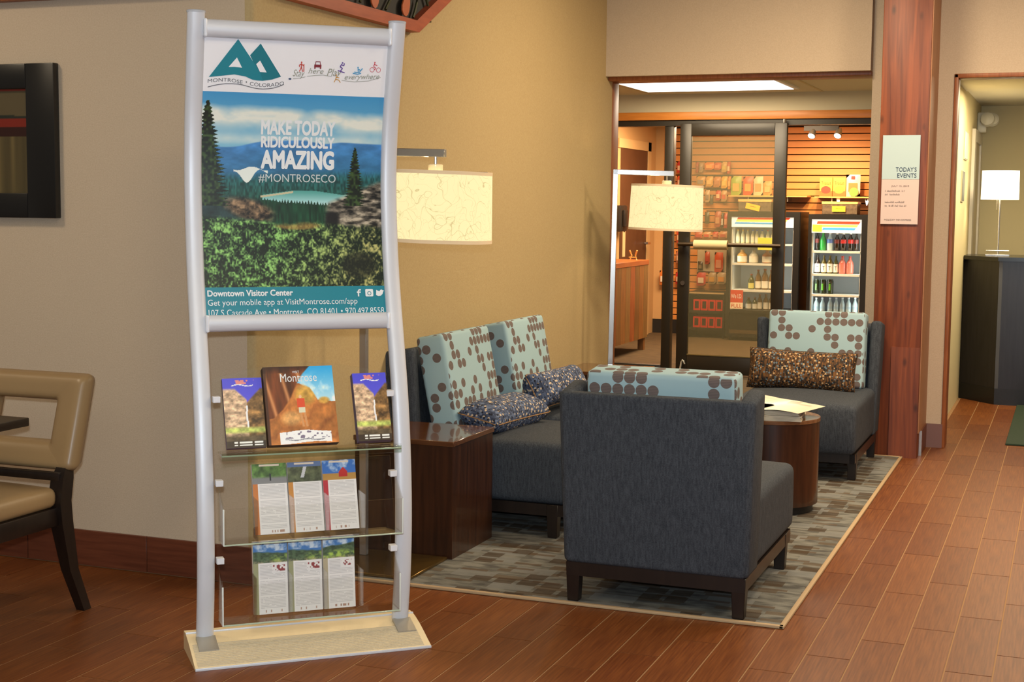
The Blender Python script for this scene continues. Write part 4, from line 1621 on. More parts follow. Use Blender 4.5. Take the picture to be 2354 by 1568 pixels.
lettering('MONTROSE', -0.2935, -0.179, 1.887, 1.8985, INKGREY, 0.0, 0, lambda co: co + np.stack([co[:, 0] * 0, co[:, 0] * 0, 0.0065 * np.sin((co[:, 0] + 0.2935) / 0.1145 * PI) ], 1))
lettering('COLORADO', -0.1552, -0.0412, 1.884, 1.896, INKGREY, 0.0, 0, lambda co: co + np.stack([co[:, 0] * 0, co[:, 0] * 0, -0.006 * np.sin((co[:, 0] + 0.1552) / 0.114 * PI) + 0.006 * (co[:, 0] + 0.1552) / 0.114], 1))
put('lettering', warp(poly_mesh('dot', [disc(-0.1669, 1.8946, 0.0024)]), on_poster(0.0064)), INKGREY, poster)
for word, x0, x1, z0, z1 in (('Stay', -0.013, 0.027, 1.912, 1.941), ('here', 0.039, 0.091, 1.9305, 1.948), ('Play', 0.103, 0.153, 1.918, 1.9485), ('everywhere', 0.165, 0.286, 1.9125, 1.936)):
    lettering(word, x0, x1, z0, z1, INKTAUPE, -0.008, 0.35, (lambda co: co + np.stack([co[:, 0] * 0, co[:, 0] * 0, 0.05 * (co[:, 0] - 0.225)], 1)) if word == 'everywhere' else None)
for pts in ([(-0.012, 1.911), (0.01, 1.914), (0.03, 1.919)], [(0.036, 1.921), (0.065, 1.925), (0.09, 1.927), (0.12, 1.923)], [(0.155, 1.912), (0.20, 1.909), (0.25, 1.914), (0.29, 1.927)]):
    put('pen_swash', warp(poly_mesh('pen_swash', stroke(pts, 0.0014)), on_poster(0.0064)), INKTAUPE, poster)


def icon(name, polys, col):
    put(name, warp(poly_mesh(name, polys), on_poster(0.0066)), mat('ink_%d_%d_%d' % col, rgb(*col), 0.5), poster)


def figure(cx_, cz_, s, limbs):
    out = [disc(cx_ + limbs[0][0] * s, cz_ + limbs[0][1] * s, 0.14 * s, 8)]
    for l in limbs[1:]:
        out += stroke([(cx_ + a * s, cz_ + b_ * s) for a, b_ in l], 0.16 * s)
    return out


icon('hiker_icon', figure(0.0146, 1.950, 0.020, [(0, .75), [(0, .6), (0, 0)], [(0, .5), (.35, .2)], [(0, .5), (-.35, .3), (-.3, 0)], [(0, 0), (.25, -.75)], [(0, 0), (-.3, -.75)], [(.4, .5), (.45, -.75)]]), (200, 76, 60))
icon('jeep_icon', [[(0.058, 1.951), (0.0825, 1.951), (0.0825, 1.960), (0.058, 1.960)], [(0.060, 1.960), (0.0622, 1.9705), (0.0782, 1.9705), (0.0805, 1.960), (0.0778, 1.960), (0.0765, 1.968), (0.064, 1.968), (0.0628, 1.960)], [(0.0585, 1.946), (0.063, 1.946), (0.063, 1.951), (0.0585, 1.951)], [(0.0775, 1.946), (0.082, 1.946), (0.082, 1.951), (0.0775, 1.951)]], (132, 34, 46))
icon('skier_icon', figure(0.1506, 1.954, 0.020, [(.2, .75), [(.1, .6), (-.2, .1)], [(.1, .4), (.45, .3), (.5, .7)], [(-.2, .1), (.25, -.15), (-.1, -.6)], [(-.55, -.5), (.65, -.85)]]), (98, 60, 150))
icon('kayak_icon', figure(0.2089, 1.944, 0.020, [(0, .6), [(0, .45), (.1, -.1)], [(.1, .35), (.5, .1)], [(.25, -.2), (.8, .5)], [(-.85, -.35), (0, -.5), (.6, -.3)], [(-.6, -.15), (.3, -.25)]]), (84, 160, 204))
icon('cyclist_icon', figure(0.2683, 1.9595, 0.018, [(-.1, .85), [(-.1, .7), (-.3, .15)], [(-.1, .5), (.4, .3)], [(-.3, .1), (.1, -.1), (-.05, -.5)]]) + stroke([(0.2683 + 0.0125 + 0.0075 * math.cos(t), 1.951 + 0.0075 * math.sin(t)) for t in [2 * PI * i / 12 for i in range(13)]], 0.0016) + stroke([(0.2683 - 0.010 + 0.0075 * math.cos(t), 1.951 + 0.0075 * math.sin(t)) for t in [2 * PI * i / 12 for i in range(13)]], 0.0016), (206, 70, 84))
icon('climber_icon', figure(0.1392, 1.9165, 0.017, [(-.2, .7), [(-.2, .5), (-.3, -.1)], [(-.2, .3), (.4, .2)], [(-.3, -.1), (.3, -.2), (.7, -.7)], [(-.3, -.1), (-.6, -.7)]]), (206, 150, 64))
icon('fish_icon', [disc(-0.0219, 1.9102, 0.0032, 8, 1.6)], (60, 80, 110))
# social marks
icon('letter_mark', stroke([(0.214, 1.1782), (0.214, 1.196), (0.2165, 1.2005), (0.2235, 1.2005)], 0.0048) + stroke([(0.2085, 1.1925), (0.2225, 1.1925)], 0.0042), (240, 242, 242))
rr0 = []
for (cx_, cz_, a0) in ((0.2625, 1.199, 0), (0.2426, 1.199, PI / 2), (0.2426, 1.1817, PI), (0.2625, 1.1817, 1.5 * PI)):
    rr0 += [(cx_ + 0.004 * math.cos(a0 + PI / 8 * i), cz_ + 0.004 * math.sin(a0 + PI / 8 * i)) for i in range(5)]
icon('camera_mark', [rr0], (240, 242, 242))
put('camera_ring', warp(poly_mesh('camera_ring', [disc(0.2525, 1.1885, 0.0072, 16)]), on_poster(0.0072)), TEAL, poster)
put('camera_ring', warp(poly_mesh('camera_ring', [disc(0.2525, 1.1885, 0.0048, 16)]), on_poster(0.0078)), INKWHITE, poster)
icon('bird_mark', [[(0.276, 1.182), (0.284, 1.1785), (0.293, 1.1795), (0.300, 1.186), (0.302, 1.193), (0.3055, 1.197), (0.301, 1.198), (0.297, 1.201), (0.292, 1.199), (0.290, 1.195), (0.283, 1.197), (0.278, 1.2), (0.2785, 1.192), (0.281, 1.187)]], (240, 242, 242))

# acrylic shelves
ACRY = glass('acrylic', (0.985, 0.99, 0.985), 1.35)
ACRYEDGE = mat('acrylic_edge', rgb(186, 200, 176), 0.15, coat=0.5)
CLIP = mat('white_clip', rgb(232, 232, 236), 0.3)
SHELVES = [(0.688, 0.27, 0.012, True), (0.402, 0.235, 0.115, False), (0.130, 0.235, 0.125, False)]
for zs_, hb, lip, arched in SHELVES:
    # local plane of the holder leans back as it rises
    yb0 = -0.035 - float(dprof(zs_))
    yb1 = -float(dprof(zs_ + hb)) + 0.02
    bm = bmesh.new()
    nseg = 16
    A_, B_ = [], []
    for i in range(nseg + 1):
        x = -0.298 + 0.596 * i / nseg
        top = zs_ + hb - (0.045 * (x / 0.3) ** 2 if arched else 0.0)
        for k_, y_, z_ in ((0, yb0, zs_), (1, yb0 + (yb1 - yb0) * (top - zs_) / hb, top)):
            (A_ if k_ == 0 else B_).append((bm.verts.new((x, y_, z_)), bm.verts.new((x, y_ + 0.004, z_))))
    for i in range(nseg):
        for s_ in (0, 1):
            bm.faces.new((A_[i][s_], A_[i + 1][s_], B_[i + 1][s_], B_[i][s_]))
        bm.faces.new((B_[i][0], B_[i + 1][0], B_[i + 1][1], B_[i][1]))
        bm.faces.new((A_[i][0], A_[i + 1][0], A_[i + 1][1], A_[i][1]))
    for i in (0, nseg):
        bm.faces.new((A_[i][0], B_[i][0], B_[i][1], A_[i][1]))
    sh = put('brochure_shelf', mesh_from(bm, 'brochure_shelf', 0), ACRY, st_)
    dep = 0.085
    put('shelf_floor', box(-0.298, 0.298, yb0 - dep, yb0, zs_ - 0.005, zs_), ACRY, sh)
    put('shelf_lip', box(-0.298, 0.298, yb0 - dep - 0.004, yb0 - dep, zs_ - 0.005, zs_ + lip), ACRY, sh)
    put('lip_edge', box(-0.299, 0.299, yb0 - dep - 0.0045, yb0 - dep + 0.0005, zs_ - 0.006, zs_ - 0.001, 0.001, 1), ACRYEDGE, sh)
    if lip > 0.05:
        for s in (-1, 1):
            put('shelf_end', prism([(yb0, zs_ - 0.005), (yb0, zs_ + lip + 0.06), (yb0 - dep, zs_ + lip), (yb0 - dep, zs_ - 0.005)], 'x', s * 0.298 - 0.002, s * 0.298 + 0.002), ACRY, sh)
            put('end_edge', box(s * 0.298 - 0.0025, s * 0.298 + 0.0025, yb0 - dep - 0.005, yb0 - dep + 0.001, zs_ - 0.005, zs_ + lip, 0.001, 1), mat('acrylic_edge_bright', rgb(226, 232, 226), 0.12, coat=0.6), sh)
        for x in (-0.187, -0.068, 0.0495, 0.170):
            put('divider', box(x - 0.0015, x + 0.0015, yb0 - dep, yb0, zs_, zs_ + lip + 0.02), ACRY, sh)
    else:
        put('front_edge', box(-0.299, 0.299, yb0 - dep - 0.006, yb0 - dep - 0.001, zs_ - 0.018, zs_ + 0.006, 0.001, 1), glass('tinted_edge', (0.80, 0.86, 0.82), 1.6), sh)
for zc in (0.853, 0.583, 0.326):
    for s in (-1, 1):
        d = float(dprof(zc))
        x0 = s * 0.306
        put('mounting_clip', box(x0 - s * 0.024 if s > 0 else x0, x0 if s > 0 else x0 + 0.024, -d - 0.036, -d - 0.006, zc - 0.010, zc + 0.010, 0.001, 1), CLIP, st_)

# ------------------------------------------------------------------ brochures and magazines in the stand
M_st = Matrix.Translation(Vector((-2.389, 4.262, 0))) @ Matrix.Rotation(math.radians(41.673), 4, 'Z')


def canyon(h, w, seed):
    v = np.linspace(0, 1, h)[:, None] * np.ones((1, w))
    u = np.ones((h, 1)) * np.linspace(0, 1, w)[None]
    img = np.ones((h, w, 3)) * c255(66, 66, 178)
    img = lay(img, np.clip(v * 3, 0, 1) * 0.35, c255(92, 84, 200))
    t = fbm(h, w, 26, 9, seed)
    cl = np.clip((v - (0.14 + 0.55 * np.clip(u - 0.30, 0, 1))) * 30, 0, 1) * (u < 0.58)
    img = img * (1 - cl[..., None]) + (c255(214, 180, 146) * (0.35 + 0.95 * t[..., None])) * cl[..., None]
    cr = np.clip((v - (0.14 + 0.55 * np.clip(0.95 - u, 0, 1))) * 30, 0, 1) * (u >= 0.58)
    t2 = fbm(h, w, 16, 7, seed + 9)
    img = img * (1 - cr[..., None]) + (c255(150, 112, 66) * (0.15 + 1.2 * t2[..., None])) * cr[..., None]
    wf = (np.abs(u - 0.575 - 0.01 * np.sin(v * 20)) < 0.022) & (v > 0.40) & (v < 0.72)
    img = lay(img, wf * 0.9, c255(236, 236, 236))
    gr = np.clip(1 - ((v - 0.75) / 0.055) ** 2, 0, 1)
    img = img * (1 - gr[..., None]) + (c255(196, 210, 108) * (0.5 + 0.7 * fbm(h, w, 20, 8, seed + 3)[..., None])) * gr[..., None]
    lw = np.clip((v - 0.80) * 20, 0, 1)
    img = img * (1 - lw[..., None]) + (c255(96, 82, 58) * (0.4 + 0.8 * t[..., None])) * lw[..., None]
    img = lay(img, (v > 0.905) * 0.75, c255(44, 34, 26))
    for a, b_ in ((0.915, 0.935), (0.95, 0.97)):
        img = lay(img, ((v > a) & (v < b_) & (u > 0.2) & (u < 0.92) & (vnoise(1, w, 1, 26, seed) * np.ones((h, 1)) > 0.3)) * 0.85, c255(240, 236, 226))
    img = lay(img, ((v > 0.03) & (v < 0.085) & (np.abs(u - 0.5) < 0.3) & (vnoise(h, w, 10, 16, seed + 5) > 0.55)) * 0.8, c255(222, 130, 96))
    img = lay(img, ((np.abs(v - 0.105 - 0.012 * np.sin(u * 12)) < 0.007) & (np.abs(u - 0.5) < 0.28)) * 0.85, c255(236, 232, 240))
    return img


def magazine(h, w):
    v = np.linspace(0, 1, h)[:, None] * np.ones((1, w))
    u = np.ones((h, 1)) * np.linspace(0, 1, w)[None]
    t = fbm(h, w, 6, 10, 200)
    img = c255(186, 116, 56) * (0.62 + 0.7 * fbm(h, w, 7, 9, 230)[..., None])
    slab = np.clip(np.sin((v * 1.0 + u * 0.55) * 26 + 4 * t), 0, 1) ** 3
    img = lay(img, slab * 0.35, c255(120, 64, 32))
    boul = np.clip(1.3 - ((u - 0.36) / 0.16) ** 2 - ((v - 0.67) / 0.10) ** 2, 0, 1)
    img = img * (1 - boul[..., None]) + (c255(216, 160, 96) * (0.55 + 0.7 * fbm(h, w, 12, 12, 233)[..., None])) * boul[..., None]
    sky_b = np.interp(np.linspace(0, 1, w), [0.0, 0.5, 0.65, 0.75, 0.86, 1.0], [0.2, 0.22, 0.30, 0.44, 0.46, 0.47])[None, :]
    sk = c255(36, 156, 216) * (1 - np.clip(v * 2, 0, 1))[..., None] + c255(190, 220, 228) * np.clip(v * 2, 0, 1)[..., None]
    sk = lay(sk, np.clip(fbm(h, w, 7, 8, 210) * 3 - 1.4, 0, 1) * np.clip(v * 4 - 0.2, 0, 1), c255(240, 244, 244))
    img = np.where((v < sky_b)[..., None], sk, img)
    gold = (np.clip(1.4 - ((u - 0.58) / 0.15) ** 2 - ((v - 0.37) / 0.13) ** 2, 0, 1) * (v >= sky_b - 0.02)) + np.clip(1.4 - ((u - 0.84) / 0.08) ** 2 - ((v - 0.45) / 0.045) ** 2, 0, 1)
    gold = np.clip(gold, 0, 1)
    img = img * (1 - gold[..., None]) + (c255(214, 166, 76) * (0.6 + 0.6 * fbm(h, w, 14, 12, 220)[..., None])) * gold[..., None]
    xb = np.interp(np.linspace(0, 1, h), [0, 0.1, 0.22, 0.4, 0.55, 0.66, 0.67, 1.0], [0.68, 0.57, 0.48, 0.38, 0.26, 0.12, 0.05, 0.04])[:, None]
    arch = np.clip((xb - u) * 40, 0, 1)
    br = c255(112, 58, 28) * (0.35 + 1.1 * fbm(h, w, 2, 12, 240)[..., None])
    br = lay(br, np.clip(np.sin((u - 0.25 * v) * 26 + 2), 0, 1) ** 4 * 0.7 * (v > 0.08), c255(226, 160, 104))
    br = lay(br, np.clip((0.09 - v) * 14, 0, 1) * 0.7, c255(40, 22, 14))
    img = img * (1 - arch[..., None]) + br * arch[..., None]
    # walker in a red shirt
    img = lay(img, ((u - 0.50) / 0.022) ** 2 + ((v - 0.395) / 0.022) ** 2 < 1, c255(220, 176, 130))
    img = lay(img, (np.abs(u - 0.505) < 0.055) & (v > 0.415) & (v < 0.53), c255(206, 76, 44))
    img = lay(img, (np.abs(u - 0.51) < 0.045) & (v > 0.53) & (v < 0.60), c255(206, 204, 176))
    img = lay(img, ((np.abs(u - 0.49 - 0.15 * (v - 0.6)) < 0.016) | (np.abs(u - 0.545 - 0.12 * (v - 0.6)) < 0.016)) & (v > 0.60) & (v < 0.78), c255(196, 140, 90))
    img = lay(img, np.clip((0.045 - u) * 60, 0, 1) * 0.8, c255(52, 30, 20))
    # torn white strip at the foot
    st2 = (v > 0.835 + 0.012 * np.sin(u * 9)) & (v < 0.985 + 0.012 * np.sin(u * 7)) & (u > 0.17) & (u < 0.90)
    img = lay(img, st2, c255(236, 228, 226))
    img = lay(img, st2 & (vnoise(h, w, 40, 30, 240) > 0.68) & (v < 0.93) & (u > 0.24), c255(120, 110, 130))
    img = lay(img, st2 & (np.abs(v - 0.945 - 0.008 * np.sin(u * 20)) < 0.006) & (u > 0.24) & (u < 0.8), c255(120, 120, 130))
    return img


def leaflet(h, w, seed, kind, edgecol, split):
    v = np.linspace(0, 1, h)[:, None] * np.ones((1, w))
    u = np.ones((h, 1)) * np.linspace(0, 1, w)[None]
    img = np.ones((h, w, 3)) * c255(236, 232, 228)
    t = fbm(h, w, 14, 7, seed)
    vt = v / split
    if kind == 'creek':
        ph = c255(110, 150, 70) * (0.35 + 0.95 * t[..., None])
        ph = lay(ph, np.clip((vt - 0.62) * 8, 0, 1), c255(140, 138, 136))
        ph = lay(ph, (np.abs(u - 0.52) < 0.025) & (vt > 0.5) & (vt < 0.85), c255(50, 50, 54))
    elif kind == 'falls':
        ph = c255(104, 110, 76) * (0.4 + 0.9 * t[..., None])
        ph = lay(ph, (vt < 0.25), c255(96, 116, 156))
        ph = lay(ph, (np.abs(u - 0.48 + 0.18 * (vt - 0.5)) < 0.05) & (vt > 0.25) & (vt < 0.8), c255(206, 206, 206))
    elif kind == 'barn':
        ph = c255(60, 112, 190) * np.ones((h, w, 1))
        ph = lay(ph, np.clip(t * 3 - 1.4, 0, 1) * (vt < 0.6), c255(222, 230, 238))
        ph = lay(ph, vt > 0.66, c255(190, 142, 70))
        ph = lay(ph, (np.abs(u - 0.62) < 0.13 * np.clip((vt - 0.35) * 4, 0, 1)) & (vt > 0.38) & (vt < 0.85), c255(190, 44, 38))
    else:
        ph = c255(78, 128, 190) * np.ones((h, w, 1))
        ph = lay(ph, np.clip(t * 3.2 - 1.2, 0, 1) * (vt < 0.45), c255(214, 226, 236))
        rid = 0.42 + (0.12 * u if kind == 'hills' else -0.16 * u)
        hm = np.clip((vt - rid - 0.05 * vnoise(1, w, 1, 7, seed + 2)) * 16, 0, 1)[..., None]
        ph = ph * (1 - hm) + c255(84, 104, 76) * (0.55 + 0.8 * fbm(h, w, 40, 12, seed + 3)[..., None]) * hm
        ph = lay(ph, np.clip((vt - 0.55) * 5, 0, 1) * np.clip(fbm(h, w, 26, 8, seed + 4) * 3.0 - 1.0, 0, 1) * np.clip((u - (0.45 if kind == 'hills' else -0.3)) * 4, 0, 1), c255(176, 206, 92))
        ph = lay(ph, np.clip((vt - 0.86) * 8, 0, 1) * np.clip(fbm(h, w, 40, 20, seed + 6) * 3 - 1, 0, 1), c255(176, 160, 130))
    img = np.where((v < split)[..., None], ph, img)
    img = lay(img, (v < split) & (vt > 0.04) & (vt < 0.14) & (np.abs(u - 0.5) < 0.3) & (kind in ('creek', 'falls', 'barn')), c255(226, 210, 190))
    img = lay(img, (v >= split) & (u < 0.15), c255(*edgecol))
    body = (v > split + 0.02) & (u > 0.19) & (u < 0.93) & (v < 0.93)
    rows = (np.floor(v * h) % 3 == 1)
    gaps = (np.floor((v - split) * 9) != np.floor((v - split - 0.012) * 9))
    img = lay(img, body & rows & ~gaps & (vnoise(h, w, h / 3.0, 18, seed + 7) > 0.16) & ~((u > 0.55) & (v < split + 0.14) & (kind in ('hills', 'pines', 'meadow'))), c255(190, 186, 184))
    ic = (v > 0.945) & (v < 0.975) & (u > 0.3) & (u < 0.85) & (vnoise(h, w, 3, 26, seed + 8) > 0.58)
    img = lay(img, ic, c255(176, 140, 120))
    if kind in ('hills', 'pines', 'meadow'):
        ii = (v > split + 0.03) & (v < split + 0.12) & (u > 0.56) & (u < 0.93) & (vnoise(h, w, 40, 20, seed + 12) > 0.6)
        img = lay(img, ii, c255(150, 70, 70))
    return img


PAPER = mat('paper_edge', rgb(232, 228, 222), 0.7)


def brochure(name, label, cat, x0, x1, zs_, height, thick, img, edge_m, group, lean=0.0, yoff=0.03, pages=True):
    yb0 = -0.035 - float(dprof(zs_))
    yb1 = -float(dprof(zs_ + 0.25)) + 0.02
    ang = math.atan2(yb1 - yb0, 0.25)
    cx_ = (x0 + x1) / 2
    root = thing(name, label, cat, (0, 0, 0), 0, group)
    root.matrix_world = M_st @ Matrix.Translation(Vector((cx_, yb0 - 0.002, zs_ + 0.001))) @ Matrix.Rotation(-ang, 4, 'X')
    w = (x1 - x0) / 2
    put('pages', box(-w, w, -thick, 0, 0, height, 0.0006, 1), edge_m, root)
    put('cover', print_sheet('cover', -w, w, 0.0, height, img), None, root, (0, -thick - 0.0008, 0))
    return root


GTOP = 'printed guides on the top brochure shelf'
spine = mat('indigo_cover_edge', rgb(110, 96, 120), 0.5)
b1 = brochure('guide_booklet', 'canyon waterfall guide booklet left of the magazine', 'booklet', -0.270, -0.140, 0.690, 0.238, 0.018, np.clip(canyon(120, 70, 300) * 1.25, 0, 1), spine, GTOP)
b2 = brochure('magazine', 'thick visitor magazine with red-shirted walker in the middle of the top shelf', 'magazine', -0.136, 0.100, 0.690, 0.268, 0.034, np.clip(magazine(190, 165) * 1.12, 0, 1), mat('dark_brown_edge', rgb(60, 36, 24), 0.5), GTOP)
me = text_mesh('Montrose', -0.062, 0.062, 0.214, 0.243, 0.0)
put('lettering', me, INKWHITE, b2, (0, -0.0362, 0))
me = text_mesh('VISIT', -0.020, 0.004, 0.244, 0.252, 0.0)
put('lettering', me, INKWHITE, b2, (0, -0.0362, 0))
b3 = brochure('guide_booklet', 'canyon waterfall guide booklet right of the magazine', 'booklet', 0.168, 0.285, 0.690, 0.238, 0.030, np.clip(canyon(120, 70, 300) * 1.25, 0, 1), spine, GTOP)
GM, GB = 'rack cards on the middle brochure shelf', 'rack cards on the bottom brochure shelf'
for lab, x0, x1, k, ec in (('rack card with creek photo and orange edge', -0.184, -0.070, 'creek', (206, 124, 56)), ('rack card with waterfall photo and tan edge', -0.066, 0.047, 'falls', (206, 140, 62)), ('rack card with red barn photo and crimson edge', 0.052, 0.166, 'barn', (190, 54, 62))):
    brochure('rack_card', lab + ' on the middle shelf', 'leaflet', x0, x1, 0.404, 0.233, 0.022, leaflet(150, 66, 400 + len(lab), k, ec, 0.285), PAPER, GM)
for lab, x0, x1, k, ec in (('leftmost rack card with dark green hills on the bottom shelf', -0.184, -0.070, 'hills', (160, 160, 120)), ('middle rack card with dark green hills on the bottom shelf', -0.066, 0.047, 'hills', (160, 160, 120)), ('rightmost rack card with bright meadow photo on the bottom shelf', 0.052, 0.160, 'meadow', (186, 172, 140))):
    brochure('rack_card', lab, 'leaflet', x0, x1, 0.132, 0.242, 0.022, leaflet(150, 66, 430 + (1 if k == 'hills' else 9), k, ec, 0.30), PAPER, GB)

# ------------------------------------------------------------------ notice on the column
nz = thing('paper_notice', "printed notice reading today's events on the timber column", 'notice', (-0.972, 8.921, 1.67))
put('sheet', box(-0.108, 0.108, -0.003, 0.0, -0.265, 0.0), mat('pinkish_paper', rgb(206, 184, 176), 0.6), nz)
put('sheet', box(-0.108, 0.108, -0.003, 0.0, 0.001, 0.26), mat('pale_aqua_paper', rgb(176, 196, 198), 0.6), nz)
INKBLUE = mat('slate_ink', rgb(34, 56, 84), 0.6)
INKFAINT = mat('faint_ink', rgb(110, 96, 92), 0.6)


def note(body, x0, x1, z0, z1, m, bold=0.0):
    put('lettering', text_mesh(body, x0, x1, z0, z1, bold), m, nz, (0, -0.0045, 0))


note("TODAY'S", -0.028, 0.092, 0.046, 0.072, INKBLUE)
note('EVENTS', -0.018, 0.092, 0.011, 0.036, INKBLUE)
note('JULY 15, 2015', -0.05, 0.052, -0.046, -0.034, INKFAINT)


def blurred_line(x0, x1, z0, z1, seed):
    """a line of print too small to read: short upright strokes in word groups"""
    rg2 = random.Random(seed)
    polys = []
    x = x0
    while x < x1 - 0.003:
        if rg2.random() < 0.14:
            x += 0.005
            continue
        zt = z1 if rg2.random() < 0.3 else z0 + (z1 - z0) * 0.65
        polys += stroke([(x, z0), (x + 0.0008, zt)], 0.0012)
        if rg2.random() < 0.5:
            polys += stroke([(x, z0 + (zt - z0) * rg2.choice((0.1, 0.5, 0.95))), (x + 0.0026, z0 + (zt - z0) * 0.5)], 0.0011)
        x += 0.0034
    return poly_mesh('small_print', polys)


for i, (x0, x1, z0) in enumerate(((-0.085, 0.03, -0.073), (-0.085, 0.0, -0.094), (-0.085, 0.03, -0.14), (-0.085, 0.04, -0.161))):
    o = put('small_print', blurred_line(x0, x1, z0, z0 + 0.011, 50 + i), INKFAINT, nz, (0, -0.0045, 0))
    o['kind'] = 'stuff'
note('HOLIDAY INN EXPRESS', -0.085, 0.07, -0.244, -0.234, INKFAINT)

# ------------------------------------------------------------------ hall: desk, lamp, mat, signs
dk = thing('reception_desk', 'tall dark wooden desk with angled end in the hall', 'desk', (0, 0, 0))
DESKM = mat('desk_black_wood', rgb(36, 34, 38), 0.32, noise=(4, rgb(24, 22, 26), (12, 12, 1)))
plan = [(-0.513, 11.69), (2.0, 11.69), (2.0, 12.35), (-0.86, 12.35), (-0.79, 12.00)]
plan = [(-0.513, 11.69), (2.0, 11.69), (2.0, 12.38), (-0.795, 12.38), (-0.795, 12.005)]
put('body', prism(plan, 'z', 0.10, 1.105), DESKM, dk)
put('plinth', prism([(-0.515, 11.685), (2.0, 11.685), (2.0, 12.36), (-0.79, 12.36), (-0.797, 12.0)], 'z', 0.0, 0.125), mat('desk_plinth', rgb(20, 20, 22), 0.4), dk)
put('desk_top', prism([(-0.525, 11.66), (2.0, 11.66), (2.0, 12.39), (-0.796, 12.39), (-0.796, 11.96)], 'z', 1.105, 1.135), mat('desk_top', rgb(26, 27, 26), 0.2), dk)
put('corner_strip', box(-0.516, -0.490, 11.686, 11.70, 0.12, 1.105), mat('grey_strip', rgb(72, 72, 74), 0.4), dk)
dl = thing('table_lamp', 'small desk lamp with bright white drum shade in the hall', 'lamp', (-0.549, 12.05, 1.135))
put('stem', tube([(0, 0, 0.012), (0, 0, 0.46)], 0.009, 10), CHROME, dl)
put('base', box(-0.09, 0.09, -0.05, 0.05, 0.0, 0.012, 0.002, 1), CHROME, dl)
put('rail', tube([(-0.085, -0.05, 0.04), (0.085, -0.05, 0.04)], 0.005, 6), CHROME, dl)
put('shade', lathe([(0.143, 0.44), (0.140, 0.665), (0.137, 0.665), (0.140, 0.44), (0.143, 0.44)], 0, 0, 40, False), mat('white_glow_shade', rgb(240, 230, 200), 0.9, emit=((1.0, 0.92, 0.72, 1), 2.2)), dl)
put('pull_chain', tube([(-0.02, -0.01, 0.44), (-0.02, -0.01, 0.36)], 0.003, 5), CHROME, dl)
put('bulb', lathe([(0.004, 0.50), (0.03, 0.53), (0.03, 0.57), (0.012, 0.62)], 0, 0, 12), BULB, dl)
light('desk_lamp_light', 'POINT', (-0.549, 12.05, 1.69), 9, (1.0, 0.82, 0.5), 0.05)
mt = put('door_mat', box(-0.347, 1.2, 9.68, 11.66, 0.0005, 0.012, 0.003, 1), mat('dark_green_mat', rgb(34, 52, 36), 0.9, bump=(150, 0.4)))
tag(mt, 'dark green floor mat in front of the hall desk', 'mat')
em = thing('emergency_light', 'white twin-head emergency light high on the hall wall', 'emergency light', (-0.745, 13.1, 2.22))
WHITEPL = mat('white_plastic', rgb(226, 220, 200), 0.4)
put('housing', box(-0.055, 0.02, -0.10, 0.02, -0.075, 0.095, 0.012, 3), WHITEPL, em)
bm = lathe([(0.03, -0.04), (0.062, 0.0), (0.055, 0.03), (0.02, 0.05)], 0, 0, 18)
put('lamp_head', mesh_from(bm, 'lamp_head'), WHITEPL, em, (0.06, -0.06, 0.03), (1.1, 0.4, 0))
bm = lathe([(0.03, -0.04), (0.062, 0.0), (0.055, 0.03), (0.02, 0.05)], 0, 0, 18)
put('lamp_head', mesh_from(bm, 'lamp_head'), WHITEPL, em, (0.03, -0.13, 0.03), (1.3, -0.2, 0))
for lab, y0, y1, z0, z1, c_ in (('pale aqua sign on the hall side wall', 11.55, 11.85, 1.88, 2.08, (196, 214, 200)), ('dark grey vertical sign on the hall side wall', 11.4, 11.62, 1.56, 1.78, (92, 92, 84))):
    t = thing('wall_sign', lab, 'sign', (-0.80, (y0 + y1) / 2, (z0 + z1) / 2))
    put('plate', box(0.002, 0.012, -(y1 - y0) / 2, (y1 - y0) / 2, -(z1 - z0) / 2, (z1 - z0) / 2, 0.002, 1), mat('sign_%d' % c_[0], rgb(*c_), 0.5), t)
    put('border', box(0.001, 0.009, -(y1 - y0) / 2 - 0.006, (y1 - y0) / 2 + 0.006, -(z1 - z0) / 2 - 0.006, (z1 - z0) / 2 + 0.006), mat('sign_border', rgb(200, 192, 164), 0.5), t)

# ------------------------------------------------------------------ shop: counter and what stands on it
ct = thing('plank_counter', 'low wooden plank cabinet on legs beside the shop side light', 'cabinet', (-4.345, 13.85, 0.006))
PLANK = [mat('plank_%d' % i, rgb(*c_), 0.5, noise=(4, rgb(*d_), (8, 8, 1))) for i, (c_, d_) in enumerate([((150, 100, 48), (120, 78, 38)), ((128, 92, 44), (104, 70, 34)), ((158, 88, 42), (126, 66, 30)), ((140, 104, 56), (112, 82, 42))])]
for k in range(9):
    y0 = -0.72 + k * 0.16
    put('plank', box(0.225, 0.245, y0, y0 + 0.157, 0.13, 0.885), PLANK[(k * 7 + 3) % 4], ct)
put('carcass', box(-0.24, 0.224, -0.71, 0.715, 0.13, 0.88), PLANK[1], ct)
put('counter_top', box(-0.25, 0.25, -0.73, 0.73, 0.885, 0.935, 0.003, 1), mat('counter_top', rgb(172, 98, 44), 0.4, noise=(4, rgb(150, 78, 32), (8, 1, 8))), ct)
for sx in (-0.2, 0.2):
    for sy in (-0.66, 0.66):
        put('leg', box(sx - 0.03, sx + 0.03, sy - 0.03, sy + 0.03, 0.0, 0.13), PLANK[0], ct)
t = thing('display_easel', 'tiny gold easel standing on the plank cabinet', 'easel', (-4.20, 14.35, 0.941))
for s in (-1, 1):
    put('leg', tube([(s * 0.035, 0, 0), (s * 0.02, 0.01, 0.05), (s * 0.04, 0.0, 0.10)], 0.009, 6), mat('pale_gold', rgb(226, 180, 110), 0.4), t)
put('ledge', tube([(-0.04, -0.02, 0.03), (0.04, -0.02, 0.03)], 0.007, 6), MATS['pale_gold'], t)
